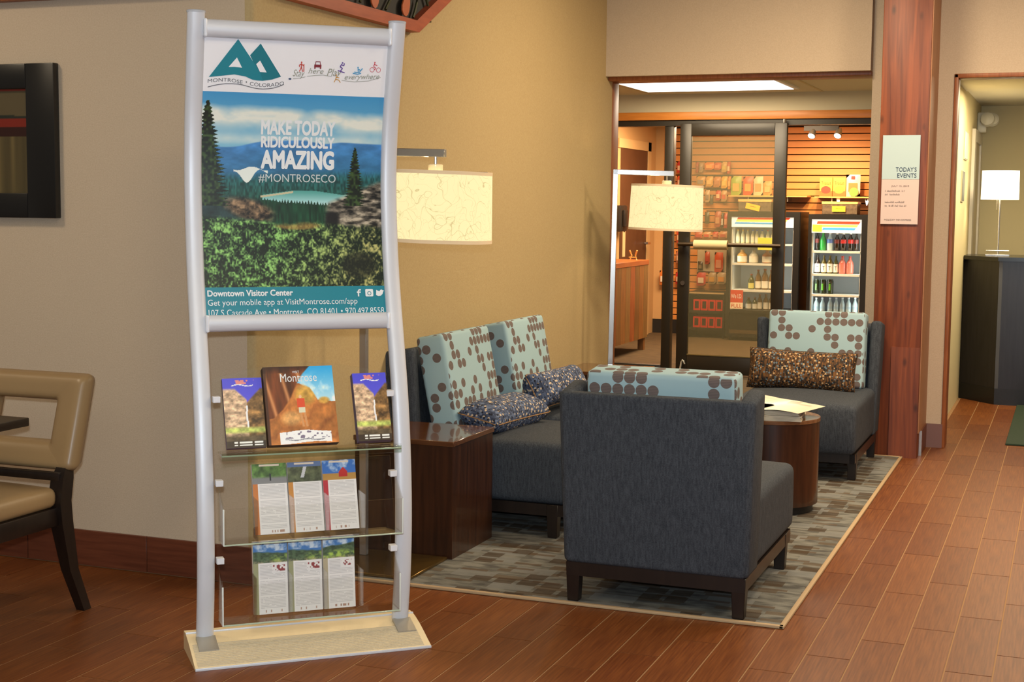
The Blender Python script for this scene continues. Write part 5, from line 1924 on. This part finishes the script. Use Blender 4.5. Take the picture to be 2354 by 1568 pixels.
t = thing('wall_phone', 'black box hanging on the shop wall above a pale strip', 'phone', (-4.59, 15.0, 1.36))
put('body', box(0.0, 0.10, -0.16, 0.10, -0.14, 0.14, 0.02, 2), BLACKMETAL, t)
put('cradle', box(0.10, 0.13, -0.10, 0.02, -0.09, 0.09, 0.01, 2), BLACKMETAL, t)
t = thing('price_list', 'narrow pale paper list hanging on the brown shop door', 'paper', (-4.584, 15.28, 0.94))
put('sheet', box(0.0, 0.003, -0.05, 0.05, 0.0, 0.28), mat('cream_paper', rgb(226, 190, 140), 0.7), t)
put('clip', box(0.0, 0.006, -0.02, 0.02, 0.27, 0.29), BLACKMETAL, t)

# ------------------------------------------------------------------ hanging snack packets on the slat wall
def packet(label, x0, x1, z0, z1, col, col2, y=16.50, group='hanging snack packets', cat='snack packet', name='snack_packet'):
    t = thing(name, label, cat, ((x0 + x1) / 2, y, z0), 0, group)
    w, h = (x1 - x0) / 2, z1 - z0
    bm = bmesh.new()
    nx, ny = 4, 6
    g = {}
    for s in (-1, 1):
        for j in range(ny + 1):
            for i in range(nx + 1):
                a, b_ = -1 + 2 * i / nx, -1 + 2 * j / ny
                k = (1 - a ** 4) * (1 - abs(b_) ** 3)
                if s > 0 and (i in (0, nx) or j in (0, ny)):
                    g[s, i, j] = g[-1, i, j]
                else:
                    g[s, i, j] = bm.verts.new((a * w, s * 0.018 * k, h * (b_ + 1) / 2))
        for j in range(ny):
            for i in range(nx):
                bm.faces.new((g[s, i, j], g[s, i + 1, j], g[s, i + 1, j + 1], g[s, i, j + 1]))
    put('bag', mesh_from(bm, 'bag', 80), mat('bag_%d_%d_%d' % col, rgb(*col), 0.35), t)
    put('hook', tube([(0, 0.0, h - 0.006), (0, max(0.01, 16.586 - y), h - 0.002)], 0.004, 6), mat('satin_nickel', rgb(200, 196, 188), 0.25, metal=1.0), t)
    put('label_panel', box(-w * 0.62, w * 0.62, -0.0215, -0.017, h * 0.22, h * 0.62), mat('bagp_%d_%d_%d' % col2, rgb(*col2), 0.4), t)
    return t


def wire(x, z, y0=16.50, y1=16.59):
    pass


ROWS = [
    ('top row of packets', [(-4.101, -4.064, 1.886, 2.005, (178, 60, 52), (150, 50, 46)), (-4.06, -4.011, 1.89, 1.993, (186, 150, 122), (150, 130, 120)), (-3.995, -3.886, 1.918, 2.005, (236, 124, 40), (246, 166, 80)), (-3.884, -3.801, 1.918, 2.001, (214, 78, 48), (232, 130, 90)), (-3.797, -3.732, 1.891, 2.009, (216, 168, 104), (206, 176, 80)), (-3.732, -3.692, 1.875, 2.009, (206, 74, 50), (230, 200, 160))]),
    ('second row of packets', [(-4.089, -3.987, 1.731, 1.843, (206, 150, 76), (150, 130, 116)), (-3.975, -3.894, 1.724, 1.843, (226, 168, 84), (236, 190, 120)), (-3.886, -3.805, 1.721, 1.839, (206, 132, 74), (190, 120, 80)), (-3.796, -3.724, 1.705, 1.843, (236, 176, 70), (226, 190, 90)), (-3.72, -3.68, 1.698, 1.843, (230, 140, 50), (236, 170, 90))]),
    ('third row of packets', [(-3.983, -3.926, 1.545, 1.684, (206, 170, 130), (140, 120, 104)), (-3.922, -3.885, 1.522, 1.633, (104, 96, 80), (80, 76, 66)), (-3.858, -3.797, 1.57, 1.681, (206, 66, 48), (226, 190, 150)), (-3.793, -3.728, 1.555, 1.682, (206, 160, 110), (200, 90, 60))]),
    ('fourth row of packets', [(-3.978, -3.925, 1.299, 1.434, (98, 92, 64), (84, 80, 56)), (-3.863, -3.79, 1.261, 1.443, (176, 86, 60), (196, 140, 100)), (-3.784, -3.759, 1.246, 1.428, (70, 56, 50), (220, 210, 200)), (-3.756, -3.709, 1.254, 1.421, (188, 62, 54), (204, 140, 110))]),
    ('fifth row of packets', [(-4.096, -4.006, 1.121, 1.205, (196, 92, 62), (190, 60, 50)), (-3.997, -3.908, 1.127, 1.207, (206, 150, 104), (204, 66, 50)), (-3.883, -3.818, 1.129, 1.209, (196, 62, 46), (206, 120, 90)), (-3.81, -3.713, 1.127, 1.214, (206, 140, 96), (190, 66, 54))]),
    ('peg board row', [(-3.967, -3.91, 0.832, 0.976, (196, 90, 64), (180, 70, 56)), (-3.852, -3.754, 0.743, 0.971, (214, 88, 52), (220, 150, 120)), (-4.047, -3.989, 0.758, 0.862, (70, 58, 44), (120, 104, 80))]),
    ('lowest row of packets', [(-4.06, -3.953, 0.581, 0.734, (192, 58, 48), (220, 200, 180)), (-3.925, -3.831, 0.601, 0.737, (176, 146, 106), (206, 150, 70)), (-3.823, -3.713, 0.604, 0.74, (190, 160, 120), (226, 150, 70))]),
]
COLN = {}
ordn = ['first', 'second', 'third', 'fourth', 'fifth', 'sixth']
for rn, items in ROWS:
    for i, (x0, x1, z0, z1, c1, c2) in enumerate(items):
        r_, g_, b_ = c1
        nm = 'red' if (r_ > 170 and g_ < 100) else 'orange' if (r_ > 220 and g_ < 145) else 'dark' if r_ < 110 else 'yellow' if (r_ > 220 and b_ < 90) else 'tan'
        packet('%s snack packet, %s from the left in the %s' % (nm, ordn[i], rn), x0, x1, z0, z1, c1, c2)
    zt = max(a[3] for a in items)
    hk = put('hook_rail', tube([(items[0][0], 16.57, zt + 0.006), (items[-1][1], 16.57, zt + 0.006)], 0.005, 6), mat('satin_nickel', rgb(200, 196, 188), 0.25, metal=1.0), wb)
for i, (x0, x1, z0, z1, c1, nm) in enumerate([(-4.321, -4.258, 1.884, 2.013, (190, 60, 50), 'uppermost'), (-4.317, -4.255, 1.72, 1.849, (206, 84, 52), 'second'), (-4.312, -4.245, 1.071, 1.218, (196, 84, 62), 'third'), (-4.311, -4.245, 0.836, 0.975, (170, 110, 90), 'fourth'), (-4.311, -4.243, 0.592, 0.731, (196, 50, 46), 'lowest')]):
    packet('%s red packet seen in the gap beside the shop door' % nm, x0, x1, z0, z1, c1, (206, 170, 140))
packet('orange and white packet left of the door mullion', -4.504, -4.419, 0.577, 0.744, (226, 130, 60), (236, 226, 210))
pg = thing('peg_panel', 'pale grey panel behind the hanging toiletries', 'panel', (-3.89, 16.572, 0.737))
put('board', box(-0.182, 0.182, 0.0, 0.012, 0.0, 0.256), mat('pale_panel', rgb(196, 180, 150), 0.5), pg)
put('rim', box(-0.186, 0.186, 0.004, 0.016, -0.004, 0.26), mat('pale_panel_rim', rgb(176, 160, 130), 0.5), pg)

# shelf with bags above the left cooler, and shelf above the right cooler
SHELFM = mat('maple_shelf', rgb(236, 176, 104), 0.4)
for lab, x0, x1, z in (('maple wall shelf with chip bags above the left cooler', -3.67, -2.78, 1.61), ('maple wall shelf with cracker boxes above the right cooler', -2.70, -1.95, 1.605)):
    t = thing('wall_shelf', lab, 'shelf', ((x0 + x1) / 2, 16.45, z))
    w = (x1 - x0) / 2
    put('board', box(-w, w, -0.14, 0.14, 0.0, 0.016, 0.002, 1), SHELFM, t)
    for s in (-0.5, 0.5):
        put('bracket', box(s * w - 0.006, s * w + 0.006, -0.10, 0.13, -0.05, 0.0), mat('satin_nickel', rgb(200, 196, 188), 0.25, metal=1.0), t)
SZ1, SZ2 = 1.627, 1.622
for lab, x0, x1, z1, c1, c2 in (('green chip bag on the maple shelf', -3.663, -3.543, 1.844, (156, 178, 70), (224, 170, 84)), ('red chip bag on the maple shelf', -3.523, -3.411, 1.838, (214, 84, 46), (236, 160, 76)), ('white chip bag with grey foot on the maple shelf', -3.403, -3.297, 1.842, (232, 206, 170), (226, 150, 90)), ('tan chip bag beside the door stile', -3.292, -3.197, 1.79, (214, 160, 92), (226, 180, 120))):
    packet(lab, x0, x1, SZ1, z1, c1, c2, 16.42, 'chip bags on the maple shelf', 'chip bag', 'chip_bag')
for lab, x0, x1, fruit in (('yellow cracker box with red picture on the shelf above the right cooler', -2.655, -2.515, (176, 60, 40)), ('yellow cracker box with green and orange picture beside the chip bag', -2.510, -2.371, (176, 150, 60))):
    t = thing('cracker_box', lab, 'box', ((x0 + x1) / 2, 16.40, SZ2), 0, 'cracker boxes above the right cooler')
    put('carton', box(-0.069, 0.069, -0.025, 0.03, 0.0, 0.208, 0.001, 1), mat('cracker_yellow', rgb(232, 182, 74), 0.4), t)
    put('lettering', text_mesh('Triscuit', -0.052, 0.054, 0.128, 0.166, 0.0), mat('brown_ink', rgb(96, 56, 26), 0.5), t, (0, -0.0265, 0))
    put('picture_panel', poly_mesh('picture_panel', [disc(0.0, 0.072, 0.042, 14, 1.3)]), mat('fruit_%d_%d' % fruit[:2], rgb(*fruit), 0.5), t, (0, -0.0262, 0))
    put('foot_band', box(-0.0692, 0.0692, -0.0256, -0.024, 0.0, 0.06), mat('russet_band', rgb(190, 104, 44), 0.5), t)
b_ = packet('white and green chip bag with red crest on the shelf above the right cooler', -2.369, -2.215, SZ2, 1.863, (214, 204, 190), (196, 120, 60), 16.40, None, 'chip bag', 'chip_bag')
put('green_panel', poly_mesh('green_panel', [disc(0.012, 0.05, 0.05, 14, 1.0)]), mat('bag_green', rgb(120, 160, 76), 0.4), b_, (0, -0.024, 0))
put('crest', poly_mesh('crest', [[(-0.02, 0.19), (0.02, 0.19), (0.02, 0.225), (-0.02, 0.225)]]), mat('crest_red', rgb(196, 52, 40), 0.4), b_, (0, -0.02, 0))
for lab, x, z in (('left price clip with painted lamp glint above the right cooler', -2.443, 1.55), ('right price clip with painted lamp glint above the right cooler', -2.132, 1.545)):
    t = thing('glint_clip', lab, 'glint', (x, 16.36, z))
    put('clip', box(-0.018, 0.018, -0.01, 0.01, 0.03, 0.055), CLIP, t)
    put('lens', lathe([(0.003, -0.02), (0.012, 0.005), (0.018, 0.03)], 0, 0, 12), mat('glint_glow', (1, 1, 1, 1), 0.4, emit=((1, 0.96, 0.9, 1), 2.5)), t)  # glowing cone imitates a lamp's glint on the price clip; not a lamp
# track light
tr = thing('track_light', 'black track light with two spot heads in the shop', 'track light', (-2.51, 15.5, 2.33))
put('track', box(-0.18, 0.18, -0.025, 0.025, -0.03, 0.02), BLACKMETAL, tr)
put('drop_rod', tube([(0, 0, 0.02), (0, 0, 0.154)], 0.012, 8), BLACKMETAL, tr)
for x in (-0.085, 0.185):
    h_ = put('spot_head', mesh_from(lathe([(0.02, 0.03), (0.03, 0.0), (0.042, -0.07), (0.038, -0.07)], 0, 0, 16), 'spot_head'), mat('brushed_steel', rgb(190, 188, 182), 0.3, metal=0.9), tr, (x, -0.01, -0.035), (-0.7, 0.2, 0))
    put('lens', mesh_from(lathe([(0.036, -0.071), (0.02, -0.073)], 0, 0, 16), 'lens'), mat('spot_lens', (1, 1, 1, 1), 0.4, emit=((1, 0.95, 0.85, 1), 6.0)), h_)
    light('track_spot_light', 'SPOT', (-2.51 + x, 15.5, 2.24), 60, (1.0, 0.72, 0.36), 0.04, (0.75, 0, 0), None, 1.9, 0.8)
# black rack with red soda cases
rk = thing('soda_rack', 'black rack holding red soda cases below the packets', 'rack', (-3.86, 16.30, 0.006))
put('shelf_top', box(-0.21, 0.21, -0.16, 0.27, 0.49, 0.52), BLACKMETAL, rk)
put('shelf_middle', box(-0.21, 0.21, -0.16, 0.27, 0.285, 0.31), BLACKMETAL, rk)
put('shelf_bottom', box(-0.21, 0.21, -0.16, 0.27, 0.09, 0.115), BLACKMETAL, rk)
put('price_strip', box(-0.21, 0.21, -0.163, -0.16, 0.503, 0.52), mat('price_strip', rgb(176, 150, 110), 0.5), rk)
put('back_sheet', box(-0.21, 0.21, 0.25, 0.27, 0.0, 0.5), BLACKMETAL, rk)
for s in (-1, 1):
    put('upright', box(s * 0.205 - 0.01, s * 0.205 + 0.01, -0.16, 0.26, 0.0, 0.52), BLACKMETAL, rk)
REDC = mat('soda_red', rgb(196, 24, 24), 0.4)
for rn, z0 in (('upper', 0.3165), ('lower', 0.1215)):
    for i in range(4):
        x = -4.012 + 0.0865 * i
        t = thing('soda_case', 'red soda case, %s from the left on the %s rack shelf' % (ordn[i], rn), 'soda case', (x + 0.042, 16.24, z0), 0, 'red soda cases in the rack')
        put('carton', box(-0.041, 0.041, -0.07, 0.16, 0.0, 0.125, 0.002, 1), REDC, t)
        put('window', box(-0.022, 0.022, -0.073, -0.069, 0.025, 0.105), mat('cola_dark', rgb(40, 14, 12), 0.4), t)

# ------------------------------------------------------------------ drink coolers
WHITEIN = mat('cooler_liner', rgb(226, 232, 230), 0.5)
COOLBODY = mat('cooler_black', rgb(20, 19, 18), 0.4)


def cooler(label, x0, x1, ztop, ix0, ix1, hz0, hz1, izb, shelves, stripes):
    cx_ = (x0 + x1) / 2
    t = thing('drink_cooler', label, 'cooler', (cx_, 16.0, 0.006), 0, 'black glass-door drink coolers')
    a, b_ = x0 - cx_, x1 - cx_
    ia, ib = ix0 - cx_, ix1 - cx_
    z = 0.006
    put('side_panel', box(a, ia, 0.0, 0.55, 0.04, ztop - z), COOLBODY, t)
    put('side_panel', box(ib, b_, 0.0, 0.55, 0.04, ztop - z), COOLBODY, t)
    put('top_panel', box(ia, ib, 0.0, 0.55, hz1 - z, ztop - z), COOLBODY, t)
    put('lower_panel', box(ia, ib, 0.0, 0.55, 0.04, izb - z), COOLBODY, t)
    put('vent', box(ia, ib, -0.006, 0.0, 0.08, 0.12), mat('vent_brown', rgb(70, 52, 30), 0.5), t)
    put('back_panel', box(ia, ib, 0.50, 0.54, izb - z, hz1 - z), WHITEIN, t)
    put('liner', box(ia, ia + 0.012, 0.03, 0.5, izb - z, hz0 - z), WHITEIN, t)
    put('liner', box(ib - 0.012, ib, 0.03, 0.5, izb - z, hz0 - z), WHITEIN, t)
    for s in (a + 0.04, b_ - 0.08):
        put('foot', box(s, s + 0.04, 0.05, 0.5, 0.0, 0.04), COOLBODY, t)
    hd = put('header_sign', box(ia, ib, 0.0, 0.03, hz0 - z, hz1 - z), mat('header_glow', rgb(240, 240, 226), 0.4, emit=((1.0, 0.97, 0.86, 1), 0.85)), t)
    for nm, sx0, sx1, sz0, sz1, c_ in stripes:
        sh_ = 0.018
        p_ = put('stripe', poly_mesh('stripe', [[(sx0 - cx_, sz0 - z), (sx1 - cx_ - sh_, sz0 - z), (sx1 - cx_, sz1 - z), (sx0 - cx_ + sh_ * 0.6, sz1 - z)]]), mat('stripe_' + nm, rgb(*c_), 0.4, emit=(rgb(*c_), 0.7)), hd, (0, -0.003, 0))
    for sz in shelves:
        put('shelf', box(ia + 0.012, ib - 0.012, 0.02, 0.49, sz - 0.022 - z, sz - z), WHITEIN, t)
    dr_ = put('glass_door', box(ia, ib, -0.006, -0.002, izb - z, hz1 - z), CLEAR, t)
    for q in ((a + 0.004, ia), (ib, b_ - 0.004)):
        put('door_stile', box(q[0], q[1], -0.022, -0.001, 0.13, ztop - 0.01), COOLBODY, dr_)
    put('door_rail', box(ia, ib, -0.022, -0.001, izb - 0.03 - z, izb - z), COOLBODY, dr_)
    put('door_rail', box(ia, ib, -0.022, -0.001, hz1 - z, ztop - 0.01), COOLBODY, dr_)
    put('handle', box(a + 0.008, a + 0.022, -0.05, -0.022, 0.6, 0.95, 0.004, 1), COOLBODY, dr_)
    for s in (-1, 1):
        xl = ix0 + 0.03 if s < 0 else ix1 - 0.03
        light('cooler_light', 'AREA', (xl, 16.05, (izb + hz0) / 2), 0.6 if x0 < -3 else 1.05, (0.93, 1.0, 0.96), 0.03, (PI / 2, 0, -s * -0.75 if s < 0 else 0.75), hz0 - izb - 0.05)
    return t


cooler('black drink cooler seen through the glass shop door', -3.60, -2.79, 1.445, -3.553, -2.86, 1.274, 1.385, 0.352, [0.872, 0.576],
       [('red', -3.491, -2.90, 1.358, 1.383, (214, 70, 44)), ('yellow', -3.506, -2.93, 1.333, 1.356, (240, 200, 96)), ('blue', -3.521, -2.96, 1.308, 1.327, (70, 150, 206))])
cooler('black drink cooler beside the open doorway, right of the door', -2.703, -2.048, 1.425, -2.665, -2.13, 1.223, 1.371, 0.318, [1.028, 0.776, 0.552],
       [('red', -2.614, -2.145, 1.320, 1.350, (214, 70, 44)), ('yellow', -2.59, -2.167, 1.288, 1.314, (240, 200, 96)), ('blue', -2.552, -2.19, 1.256, 1.281, (70, 150, 206))])
tg = put('price_tag', box(-0.051, 0.051, -0.003, 0, 0, 0.078), mat('tag_yellow', rgb(216, 196, 70), 0.5), None, (-2.603, 15.975, 1.236))
tag(tg, 'yellow price tag on the right cooler header', 'tag')
t = thing('lime_sign', 'lime green price sign on the left cooler glass', 'sign', (-3.155, 15.972, 1.024))
put('card', box(-0.092, 0.092, -0.003, 0.0, 0.0, 0.137), mat('lime_card', rgb(196, 204, 60), 0.5), t)
put('fold', box(-0.092, 0.092, -0.004, -0.003, 0.06, 0.066), mat('lime_fold', rgb(166, 176, 50), 0.5), t)
t = thing('age_sign', 'red and white age check sign on the left cooler glass', 'sign', (-3.4695, 15.972, 0.364))
put('card', box(-0.071, 0.071, -0.003, 0.0, 0.07, 0.209), mat('sign_red', rgb(196, 66, 48), 0.5), t)
put('card', box(-0.071, 0.071, -0.003, 0.0, 0.0, 0.07), mat('sign_cream', rgb(236, 220, 196), 0.5), t)
put('lettering', text_mesh('We I.D.', -0.062, 0.062, 0.118, 0.165), INKWHITE, t, (0, -0.005, 0))
put('lettering', text_mesh('PULL', -0.058, 0.058, 0.012, 0.056), mat('sign_red', rgb(196, 66, 48), 0.5), t, (0, -0.005, 0))


def bottle(label, x0, x1, z0, z1, body, cap, lab, group, y=16.14, lab_span=(0.18, 0.55), can=False, name=None):
    h = z1 - z0
    r = (x1 - x0) / 2
    t = thing(name or ('drink_can' if can else 'drink_bottle'), label, 'can' if can else 'bottle', ((x0 + x1) / 2, y, z0), 0, group)
    if can:
        prof = [(r * 0.8, 0), (r, h * 0.05), (r, h * 0.88), (r * 0.8, h * 0.97), (r * 0.8, h)]
    else:
        prof = [(r * 0.9, 0), (r, h * 0.03), (r, h * 0.58), (r * 0.82, h * 0.68), (r * 0.38, h * 0.84), (r * 0.34, h * 0.93)]
    put('body', mesh_from(lathe(prof, 0, 0, 14), 'body'), body, t)
    if can:
        put('lid', mesh_from(lathe([(r * 0.78, h), (r * 0.7, h + 0.003)], 0, 0, 14), 'lid'), cap, t)
        put('mark', box(-r * 0.25, r * 0.25, -r - 0.002, -r * 0.9, h * 0.25, h * 0.7), lab, t)
    else:
        put('cap', mesh_from(lathe([(r * 0.42, h * 0.92), (r * 0.42, h), (r * 0.36, h)], 0, 0, 12), 'cap'), cap, t)
        if lab is not None:
            put('label', mesh_from(lathe([(r * 1.02, h * lab_span[0]), (r * 1.02, h * lab_span[1])], 0, 0, 14, False), 'label'), lab, t)
    return t


def gl(n, c, rough=0.12):
    return mat('drink_' + n, rgb(*c), rough, coat=0.4)


COLA, GREEN, CLEARB, TEA, PINK, OLIVE = gl('cola', (26, 14, 10)), gl('green', (40, 150, 60)), gl('clear', (176, 196, 196)), gl('tea', (96, 84, 24)), gl('pink', (206, 110, 92)), gl('olive', (70, 78, 30))
CANB = gl('can', (24, 40, 14))
WL, RL, BL, DL = gl('white_label', (232, 228, 214), 0.5), gl('red_label', (206, 38, 34), 0.5), gl('blue_label', (86, 120, 190), 0.5), gl('maroon_label', (120, 44, 40), 0.5)
YC, BC, RC, WC, KC = gl('yellow_cap', (236, 180, 60), 0.4), gl('blue_cap', (70, 110, 206), 0.4), gl('red_cap', (196, 60, 50), 0.4), gl('white_cap', (236, 238, 238), 0.4), gl('black_cap', (24, 24, 22), 0.4)
TGRN, GRNL = gl('neon_mark', (90, 170, 40), 0.4), gl('green_label', (60, 120, 50), 0.4)
g2 = 'drinks in the right cooler'
r1 = [(-2.673, -2.6, 1.029, 1.227), (-2.594, -2.524, 1.029, 1.222), (-2.519, -2.45, 1.029, 1.224), (-2.44, -2.378, 1.029, 1.221), (-2.372, -2.306, 1.029, 1.222), (-2.294, -2.232, 1.029, 1.224), (-2.227, -2.175, 1.029, 1.222)]
d1 = [('dark cola bottle with maroon label at the left of the right cooler', COLA, KC, DL), ('green soda bottle on the top shelf of the right cooler', GREEN, GREEN, None), ('clear soda bottle with blue label on the top shelf', CLEARB, WC, BL),
      ('cola bottle with maroon and white label beside the blue-labelled one', COLA, WC, DL), ('red-labelled cola bottle, left of the red pair', COLA, WC, RL), ('red-labelled cola bottle, right of the red pair', COLA, WC, RL), ('cola bottle at the far right of the top shelf', COLA, KC, DL)]
for (x0, x1, z0, z1), (lb, bo, ca, la) in zip(r1, d1):
    bottle(lb, max(x0, -2.648), x1, z0, z1, bo, ca, la, g2, lab_span=(0.42, 0.64))
r2_ = [(-2.648, -2.581, 0.777, 0.972), (-2.575, -2.514, 0.777, 0.974), (-2.512, -2.447, 0.777, 0.975), (-2.442, -2.387, 0.777, 0.97), (-2.382, -2.305, 0.777, 0.972), (-2.302, -2.224, 0.777, 0.97)]
d2 = [('dark tea bottle with white label on the second shelf, leftmost', gl('dark_tea', (40, 24, 12)), KC, WL), ('green tea bottle with white label, second on the second shelf', TEA, TEA, WL), ('green tea bottle with white label, third on the second shelf', TEA, TEA, WL), ('green tea bottle with white label, fourth on the second shelf', OLIVE, OLIVE, WL), ('pink juice bottle, left of two on the second shelf', PINK, RC, gl('pink_label', (214, 120, 104))), ('pink juice bottle, right of two on the second shelf', PINK, RC, gl('pink_label', (214, 120, 104)))]
for (x0, x1, z0, z1), (lb, bo, ca, la) in zip(r2_, d2):
    t = bottle(lb, x0, x1, z0, z1, bo, ca, la, g2, lab_span=(0.08, 0.55))
    if la is WL:
        r_ = (x1 - x0) / 2
        put('letter_mark', text_mesh('T', -r_ * 0.4, r_ * 0.4, 0.035, 0.08), KC, t, (0, -r_ * 1.05, 0))
for i, (x0, x1, z0, z1) in enumerate([(-2.65, -2.59, 0.553, 0.709), (-2.586, -2.513, 0.553, 0.711), (-2.507, -2.434, 0.553, 0.714)]):
    bottle('black energy drink can with green mark, %s of three' % ['left', 'middle', 'right'][i], x0, x1, z0, z1, CANB, gl('can_lid', (150, 160, 150), 0.3), TGRN, g2, can=True)
for i, (x0, x1, z0, z1) in enumerate([(-2.646, -2.583, 0.319, 0.508), (-2.578, -2.516, 0.319, 0.51), (-2.494, -2.433, 0.319, 0.513), (-2.428, -2.368, 0.319, 0.515), (-2.362, -2.301, 0.319, 0.517), (-2.296, -2.234, 0.319, 0.519), (-2.225, -2.163, 0.319, 0.521)]):
    bottle('clear water bottle, %s from the left on the right cooler bottom shelf' % (ordn + ['seventh'])[i], x0, x1, z0, z1, CLEARB, WC, gl('water_label', (150, 176, 186), 0.4), 'water bottles in the right cooler', lab_span=(0.36, 0.5))
g1 = 'drinks in the left cooler'
r1 = [(-3.532, -3.485), (-3.475, -3.43), (-3.42, -3.375), (-3.363, -3.32), (-3.316, -3.272), (-3.26, -3.211), (-3.195, -3.15), (-3.14, -3.095), (-3.085, -3.04), (-3.03, -2.985)]
put('shelf', box(-3.54 + 3.195, -2.875 + 3.195, 0.02, 0.49, 1.066, 1.084), WHITEIN, bpy.data.objects['drink_cooler'])
for i, (x0, x1) in enumerate(r1):
    cap, cn = (YC, 'yellow') if i < 3 else (BC, 'blue') if i < 6 else (RC, 'red')
    k = i if i < 3 else i - 3 if i < 6 else i - 6
    bottle('%s-capped juice bottle, %s of its colour on the top shelf' % (cn, ordn[k]), x0, x1, 1.091, 1.243, gl('juice', (206, 206, 170)), cap, gl('pale_label', (226, 228, 206), 0.5), g1, lab_span=(0.1, 0.5))
for i, (x0, x1, z1, c_, nm) in enumerate([(-3.514, -3.393, 1.019, (206, 150, 70), 'amber'), (-3.381, -3.268, 1.017, (190, 190, 176), 'pale'), (-3.233, -3.113, 1.02, (186, 120, 84), 'rosy'), (-3.10, -2.99, 1.02, (186, 130, 94), 'tan')]):
    bottle('wide %s juice jug with white label on the second shelf' % nm, x0 + 0.004, x1 - 0.004, 0.873, z1, gl('jug%d' % i, c_), gl('jugcap%d' % i, tuple(int(v * 0.9) for v in c_)), WL, g1, lab_span=(0.08, 0.52))
for i, (x0, x1, z1, la, nm) in enumerate([(-3.378, -3.311, 0.75, gl('lemon_label', (206, 200, 110), 0.5), 'short bottle with yellow label'), (-3.3, -3.234, 0.80, WL, 'brown bottle with white label'), (-3.23, -3.153, 0.81, WL, 'tall brown bottle with pink and white label'), (-3.149, -3.098, 0.80, WL, 'slim brown bottle at the right')]):
    bottle(nm + ' on the third shelf of the left cooler', x0, x1, 0.577, z1, OLIVE if i == 0 else gl('brown_bottle', (110, 78, 38)), gl('rust_cap', (176, 84, 52)), la, g1, lab_span=(0.08, 0.42))
for i, (x0, x1, z1) in enumerate([(-3.403, -3.336, 0.485), (-3.328, -3.27, 0.487), (-3.27, -3.216, 0.524), (-3.204, -3.146, 0.526), (-3.142, -3.091, 0.524)]):
    bottle('%s bottle from the left on the bottom shelf of the left cooler' % ordn[i], x0, x1, 0.353, z1, OLIVE if i < 2 else gl('brown_bottle', (110, 78, 38)), gl('rust_cap', (176, 84, 52)), WL, g1, lab_span=(0.06, 0.48))
# boxes that stand on the coolers
for lab, x0, x1, z0, z1, sx0, sx1, sz0, sz1, tilt in (('tan-topped carton with tilted yellow sign on the left cooler', -3.507, -3.14, 1.446, 1.581, -3.424, -3.263, 1.46, 1.52, -0.22), ('dark carton with yellow sign on the right cooler', -2.579, -2.201, 1.426, 1.564, -2.47, -2.326, 1.452, 1.515, 0.0)):
    cx_ = (x0 + x1) / 2
    t = thing('snack_carton', lab, 'carton', (cx_, 16.22, z0), 0, 'cartons on the coolers')
    w = (x1 - x0) / 2
    put('carton', box(-w, w, -0.10, 0.14, 0.0, z1 - z0 - 0.028, 0.003, 1), mat('carton_dark', rgb(70, 56, 44), 0.5, noise=(30, rgb(110, 92, 70), (1, 1, 1))), t)
    put('lid', box(-w - 0.006, w + 0.006, -0.106, 0.146, z1 - z0 - 0.028, z1 - z0, 0.003, 1), mat('carton_lid', rgb(226, 176, 110), 0.5), t)
    put('price_sign', box(sx0 - cx_, sx1 - cx_, -0.004, 0, -0.03, 0.033), mat('sign_amber', rgb(240, 184, 50), 0.5), t, (0, -0.112, (sz0 + sz1) / 2 - z0), (0, -tilt, 0))
    sp_ = put('small_print', blurred_line((sx0 + sx1) / 2 - cx_ - 0.03, (sx0 + sx1) / 2 - cx_ + 0.035, 0.002, 0.014, int(-x0 * 100)), mat('brown_ink', rgb(96, 56, 26), 0.5), t, (0, -0.118, (sz0 + sz1) / 2 - z0), (0, -tilt, 0))
    sp_['kind'] = 'stuff'
# kick-down door stop on the foot of the shop door
put('door_stop', mesh_from(tube([(-3.222, 12.53, 0.012), (-3.217, 12.53, 0.05), (-3.206, 12.53, 0.115), (-3.196, 12.53, 0.135), (-3.184, 12.53, 0.125), (-3.178, 12.53, 0.10)], 0.009, 8), 'door_stop'), mat('bright_steel', rgb(226, 222, 206), 0.3, metal=0.6), dr)
